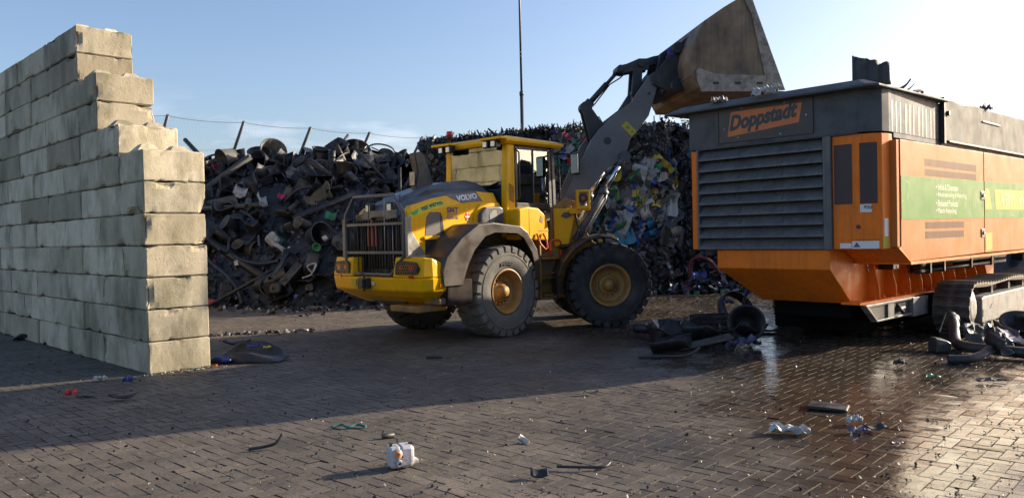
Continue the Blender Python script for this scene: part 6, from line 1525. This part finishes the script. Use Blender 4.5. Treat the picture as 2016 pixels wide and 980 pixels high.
one('bent_stick', hose_mb([(0.28, 5.46, 0.02), (0.42, 5.42, 0.025), (0.60, 5.43, 0.02), (0.66, 5.50, 0.03)], 0.010), 'scrap_black', 'bent black stick with pale tip in the foreground', 'stick')
one('black_chip', sheet_mb(0.12, 0.08, 0.3, 75), 'scrap_black', 'black plastic chip in the foreground below the bent stick', 'chip', (0.15, 5.28, 0.025), (R(20), 0, 0))
one('brown_chip', sheet_mb(0.16, 0.06, 0.3, 76), 'scrap_dust', 'flat brown chip at the edge of the shadow in the middle', 'chip', (0.78, 7.95, 0.02))
one('black_rod', MB().cyl((0, 0, 0), (0.22, 0.03, 0.0), 0.022), 'scrap_black', 'short black rod on the shaded paving before the rear tyre', 'rod', (-1.19, 10.5, 0.03))
# right foreground
mb = MB(); mb.prism([(-0.17, 0.0), (-0.17, 0.014), (-0.16, 0.030), (0.0, 0.026), (0.16, 0.018), (0.17, 0.010), (0.17, 0.0)], -0.12, 0.12)
one('black_tray', mb, 'scrap_black', 'flat black tray with glossy lid on the wet paving', 'tray', (2.84, 7.08, 0.016), (0, 0, R(-28)), 0.004)
one('white_film', crumple(0.30, 0.14, 0.08, 80), 'scrap_white', 'crumpled white film on the wet paving in the right foreground', 'film', (2.20, 6.27, 0.012), (0, 0, R(-20)))
one('pale_shard', crumple(0.11, 0.10, 0.08, 81), 'scrap_white', 'small pale shard above the violet film', 'shard', (2.82, 6.50, 0.025))
one('violet_film', crumple(0.16, 0.10, 0.05, 82), 'scrap_lilac', 'violet film scrap on the wet paving in the right foreground', 'film', (2.74, 6.22, 0.02))
one('black_scrap', sheet_mb(0.16, 0.09, 0.4, 83), 'scrap_black', 'thin black scrap touching the violet film', 'plastic piece', (2.88, 6.26, 0.025))
one('leaf_litter', crumple(0.14, 0.10, 0.06, 84), 'scrap_green', 'small green scrap on the paving before the shredder track', 'plastic piece', (4.48, 8.36, 0.02))
one('dark_lump', crumple(0.13, 0.10, 0.10, 85), 'scrap_black', 'small black lump on the paving before the shredder', 'plastic piece', (4.52, 9.14, 0.02))
one('pale_film', crumple(0.26, 0.08, 0.04, 86), 'scrap_dust', 'pale flattened film on the wet paving at the right', 'film', (4.92, 8.10, 0.02))
one('blue_chip', crumple(0.10, 0.05, 0.02, 87), 'scrap_lilac', 'tiny pale blue chip beside the sun glint', 'chip', (2.86, 5.85, 0.015))
# pile between loader and shredder: tubs, hose, panel
one('fat_hose', hose_mb([(1.95, 12.55, 0.10), (2.3, 12.35, 0.12), (2.7, 12.7, 0.10), (3.0, 13.0, 0.16), (3.15, 13.2, 0.12)], 0.075), 'scrap_black', 'fat black hose lying from the front tyre towards the black box', 'hose')
one('black_box', crate_mb(0.62, 0.36, 0.30), 'scrap_black', 'black crate standing behind the open tub near the shredder', 'crate', (3.15, 12.35, 0.02), (0, 0, R(12)))
one('open_tub', tub_mb(0.16, 0.25, 0.44, squash=1.0), 'scrap_black', 'black round tub lying with its mouth to the viewer near the shredder', 'tub', (3.42, 11.55, 0.27), (R(84), 0, R(-14)))
mb = pipe_mb(0.40, 0.22, 0.03, 28); one('drain_ring', mb, 'scrap_black', 'large black ring standing under the front edge of the shredder', 'ring', (4.10, 12.55, 0.40), (R(82), 0, R(-20)))
one('drain_ring', pipe_mb(0.34, 0.16, 0.03, 24), 'scrap_black', 'black ring leaning behind the crate near the shredder', 'ring', (3.75, 13.3, 0.24), (R(60), 0, R(30)))
one('curved_guard', half_pipe_mb(0.30, 0.5, 2.2, 12, 0.015), 'scrap_black', 'curved dark guard with a red spot lying before the small pile', 'guard', (2.15, 10.62, 0.03), (R(-10), 0, R(70)))
one('red_spot', crumple(0.06, 0.05, 0.03, 88), 'bright_red', 'bright red plastic spot on the curved dark guard', 'plastic piece', (2.12, 10.52, 0.17))
mb = MB(); mb.prism([(-0.42, 0.0), (-0.40, 0.02), (0.40, 0.15), (0.42, 0.14), (0.38, 0.11)], -0.07, 0.07); one('long_board', mb, 'scrap_dust', 'long grey panel leaning across the small pile', 'panel', (2.62, 10.75, 0.05), (R(18), 0, R(18)), 0.01)
one('thin_rod', hose_mb([(1.62, 10.18, 0.02), (1.95, 10.12, 0.03), (2.25, 10.2, 0.03), (2.45, 10.32, 0.10)], 0.018), 'scrap_black', 'thin black rod lying before the small pile', 'rod')
one('violet_sack', crumple(0.46, 0.30, 0.16, 89), 'scrap_lilac', 'dark violet film below the mouth of the open tub', 'film', (3.18, 10.95, 0.02))
one('violet_cup', crumple(0.14, 0.12, 0.12, 90), 'scrap_lilac', 'pale violet film between crate and ring', 'film', (3.58, 13.0, 0.42))
sm = [('plastic_shell', half_pipe_mb(0.18, 0.4, 2.4, 20 + i, 0.012)) for i in range(3)] + [('plastic_sheet', sheet_mb(0.5, 0.34, 0.5, 90 + i)) for i in range(6)]
for i, (nm, mb) in enumerate(sm):
    rr = random.Random(300 + i); x, y = rr.uniform(2.0, 3.5), rr.uniform(10.7, 11.8)
    one(nm, mb, 'scrap_black', 'black curved piece in the small pile before the shredder' if nm == 'plastic_shell' else ['bent black sheet lying %s in the small pile' % w for w in ('beside the curved guard', 'under the long grey board', 'behind the thin rod', 'against the open tub', 'below the black crate', 'at the middle')][i - 3], 'shell' if nm == 'plastic_shell' else 'sheet', (x, y, rr.uniform(0.06, 0.20)), (rr.gauss(0, 0.5), rr.gauss(0, 0.5), rr.uniform(0, 6)), group='curved pieces in the small pile' if nm == 'plastic_shell' else 'sheets in the small pile')
# pile at the right edge beside the track
one('bent_tube', hose_mb([(6.02, 10.75, 0.40), (5.95, 10.55, 0.30), (5.80, 10.25, 0.12), (5.78, 9.95, 0.09), (6.0, 9.62, 0.09), (6.35, 9.35, 0.07), (6.9, 9.05, 0.07)], 0.068, n=14), 'scrap_black', 'bent black tube rising against the shredder track', 'tube')
mb = MB(); mb.cyl((0, 0, 0), (0, 0, 0.10), 0.10, n=16); one('tube_collar', mb, 'scrap_dust', 'grey collar at the upper end of the bent tube', 'collar', (5.99, 10.66, 0.30), (R(-40), R(15), 0))
mb = half_pipe_mb(0.115, 0.26, 3.6, 31, 0.014); one('black_elbow', mb, 'scrap_black', 'black flared funnel lying over the bent tube', 'funnel', (5.78, 9.42, 0.14), (R(30), R(40), R(30)))
one('tube_stub', hose_mb([(5.15, 9.28, 0.05), (5.35, 9.22, 0.06), (5.55, 9.28, 0.09), (5.72, 9.38, 0.15)], 0.055), 'scrap_black', 'tube stub with pale end pointing at the viewer', 'tube')
mb = MB(); mb.loft([[(-0.12, -0.08, 0), (0.10, -0.09, 0), (0.11, 0.08, 0), (-0.11, 0.09, 0)], [(-0.10, -0.07, 0.10), (0.11, -0.08, 0.11), (0.10, 0.07, 0.12), (-0.12, 0.08, 0.09)], [(-0.11, -0.05, 0.19), (0.05, -0.06, 0.15), (0.06, 0.06, 0.17), (-0.10, 0.06, 0.20)]]); one('black_block', mb, 'scrap_black', 'black block standing left of the bent tube', 'block', (5.52, 10.12, 0.012), (0, 0, R(15)), 0.015)
one('pale_spike', MB().prism([(0, 0), (0.02, 0), (0.09, 0.26), (0.10, 0.27)], -0.004, 0.004), 'scrap_white', 'pale pointed shard standing against the track', 'shard', (5.78, 10.62, 0.20), (0, 0, R(-20)))
one('flat_box', crumple(0.62, 0.44, 0.14, 93, 12, 0.01), 'scrap_black', 'crumpled black panel lying beside the track', 'panel', (6.28, 10.42, 0.12), (R(35), 0, R(20)))
one('hub_cover', tub_mb(0.14, 0.24, 0.10, squash=0.8), 'scrap_black', 'glossy black oval cover on the pile at the right edge', 'cover', (7.15, 11.05, 0.20), (R(40), 0, R(-20)))
one('violet_board', sheet_mb(0.32, 0.30, 0.1, 94), 'scrap_lilac', 'dark violet panel leaning in the pile at the right edge', 'panel', (6.72, 10.55, 0.12), (R(30), R(10), R(15)))
one('wire_hoop', hose_mb([(7.0, 10.3, 0.05), (6.95, 10.3, 0.28), (7.2, 10.35, 0.36), (7.42, 10.3, 0.2), (7.4, 10.25, 0.05)], 0.022), 'scrap_black', 'black hoop at the right edge of the picture', 'hoop')
one('foil_scrap', crumple(0.28, 0.18, 0.07, 95), 'scrap_grey', 'shiny grey scrap at the front of the pile beside the track', 'plastic piece', (6.75, 10.08, 0.015))
for i in range(10):
    rr = random.Random(500 + i); x, y = rr.uniform(6.5, 7.9), rr.uniform(10.3, 11.5)
    one('plastic_sheet', sheet_mb(rr.uniform(0.25, 0.6), rr.uniform(0.2, 0.4), 0.6, 120 + i), rr.choice(['scrap_black', 'scrap_black', 'scrap_grey']), 'bent dark sheet in the pile beside the shredder track', 'sheet', (x, y, rr.uniform(0.05, 0.20)), (rr.gauss(0, 0.35), rr.gauss(0, 0.35), rr.uniform(0, 6)), group='sheets in the pile beside the track')

# on the shredder's roof and hopper
p = shw(-0.10, 1.60, 3.66); one('white_bag', crumple(0.36, 0.24, 0.16, 97), 'scrap_white', 'crumpled white bag lying on the front edge of the shredder roof', 'bag', p, (R(20), 0, R(-40)))
p = shw(-0.05, 2.42, 3.64); one('white_rag', crumple(0.22, 0.14, 0.12, 98), 'scrap_white', 'small dirty white rag on the shredder roof below the bucket', 'rag', p, (0, 0, R(-40)))
mb = thick_grid(lambda u, v: Vector(((u - 0.5) * 0.46, 0.020 * math.sin(u * 19) + 0.06 * v, v * (0.46 - 0.17 * u + 0.05 * noise.noise(Vector((u * 6, 3, 1)))))), 24, 5, 0.02)
one('ribbed_sheet', mb, 'scrap_dust', 'ribbed black plastic panel standing on the shredder roof', 'panel', shw(0.75, 0.42, 3.68), (R(-6), 0, R(-24)))
one('black_gutter', half_pipe_mb(0.24, 0.30, 2.2, 41, 0.02), 'scrap_black', 'curved black gutter piece lying on the shredder roof', 'gutter', shw(1.50, 0.40, 3.68), (0, 0, R(-20)))
one('pale_half_pipe', half_pipe_mb(0.20, 0.22, 2.0, 42, 0.012), 'scrap_white', 'pale half pipe under the curved black gutter on the roof', 'half pipe', shw(1.62, 0.34, 3.67), (0, 0, R(-20)))
one('roof_twig', hose_mb([shw(1.75, 0.2, 3.68), shw(1.95, 0.15, 3.71), shw(2.1, 0.2, 3.69)], 0.02), 'scrap_dust', 'thin scrap lying on the back edge of the shredder roof', 'plastic piece')
one('hopper_lump', crumple(0.16, 0.1, 0.14, 99), 'scrap_black', 'small black lump on the rim of the hopper', 'plastic piece', shw(4.35, -0.04, 3.59))
mb = MB()
def in_hopper(rr_): 
    return shw(rr_.uniform(2.5, 8.2), rr_.uniform(0.2, 2.8), 3.15 + rr_.uniform(0, 0.3)), Vector((rr_.gauss(0, 0.4), rr_.gauss(0, 0.4), 1)).normalized()
fragments('hopper_block_scrap', 'unseen dark scrap added to the shredder hopper to block light', 500, in_hopper, BLK, 77, (0.15, 0.5))  # added with the inner block to close the hopper to light

# grit and flakes strewn over the yard
def on_yard(rr_):
    y = 4.6 + 15.5 * rr_.random() ** 1.3; x = rr_.uniform(-0.68, 0.68) * y
    return Vector((x, y, 0.010 + relief(x, y))), Vector((rr_.gauss(0, 0.25), rr_.gauss(0, 0.25), 1)).normalized()
fragments('yard_litter', 'dark crumbs and flakes strewn over the paving', 5200, on_yard, BLK + [(0.05, 0.045, 0.04)] * 8, 78, (0.008, 0.035), (0.3, 0.9))
fragments('pale_litter', 'pale flakes and shavings strewn over the paving', 2400, on_yard, [(0.30, 0.28, 0.25)] * 4 + [(0.45, 0.44, 0.42)], 79, (0.006, 0.022), (0.15, 0.7))
def wall_foot(rr_):
    t = rr_.uniform(0, 1); x, y = -4.62 + 0.75 * t, 9.70 + 0.62 * t; x += rr_.gauss(0.02, 0.05); y -= abs(rr_.gauss(0.02, 0.05)); return Vector((x, y, 0.012)), Vector((0, 0, 1))
fragments('wall_litter', 'crumbs and scraps lying along the foot of the wall end', 160, wall_foot, [(0.2, 0.18, 0.13), (0.3, 0.28, 0.22), (0.05, 0.05, 0.05), (0.3, 0.3, 0.3)], 80, (0.015, 0.05))
def heap_foot(rr_):
    x = rr_.uniform(-8.5, -2.5); y = interp(BASE, x) - abs(rr_.gauss(0, 0.8)); return Vector((x, y, 0.02)), Vector((rr_.gauss(0, 0.3), rr_.gauss(0, 0.3), 1)).normalized()
fragments('heap_litter', 'scattered scraps on the ground before the black scrap heap', 420, heap_foot, BLK + [(0.35, 0.34, 0.32)] * 4, 81, (0.04, 0.20))
def strip_c(rr_):
    x = rr_.uniform(-5.6, -3.6); y = 13.6 + 0.25 * (x + 5.6) + rr_.gauss(0, 0.12); return Vector((x, y, 0.015)), Vector((rr_.gauss(0, 0.3), rr_.gauss(0, 0.3), 1)).normalized()
fragments('sweep_litter', 'line of swept scraps on the lit ground right of the wall', 160, strip_c, BLK + [(0.35, 0.33, 0.28)] * 12, 82, (0.03, 0.14))
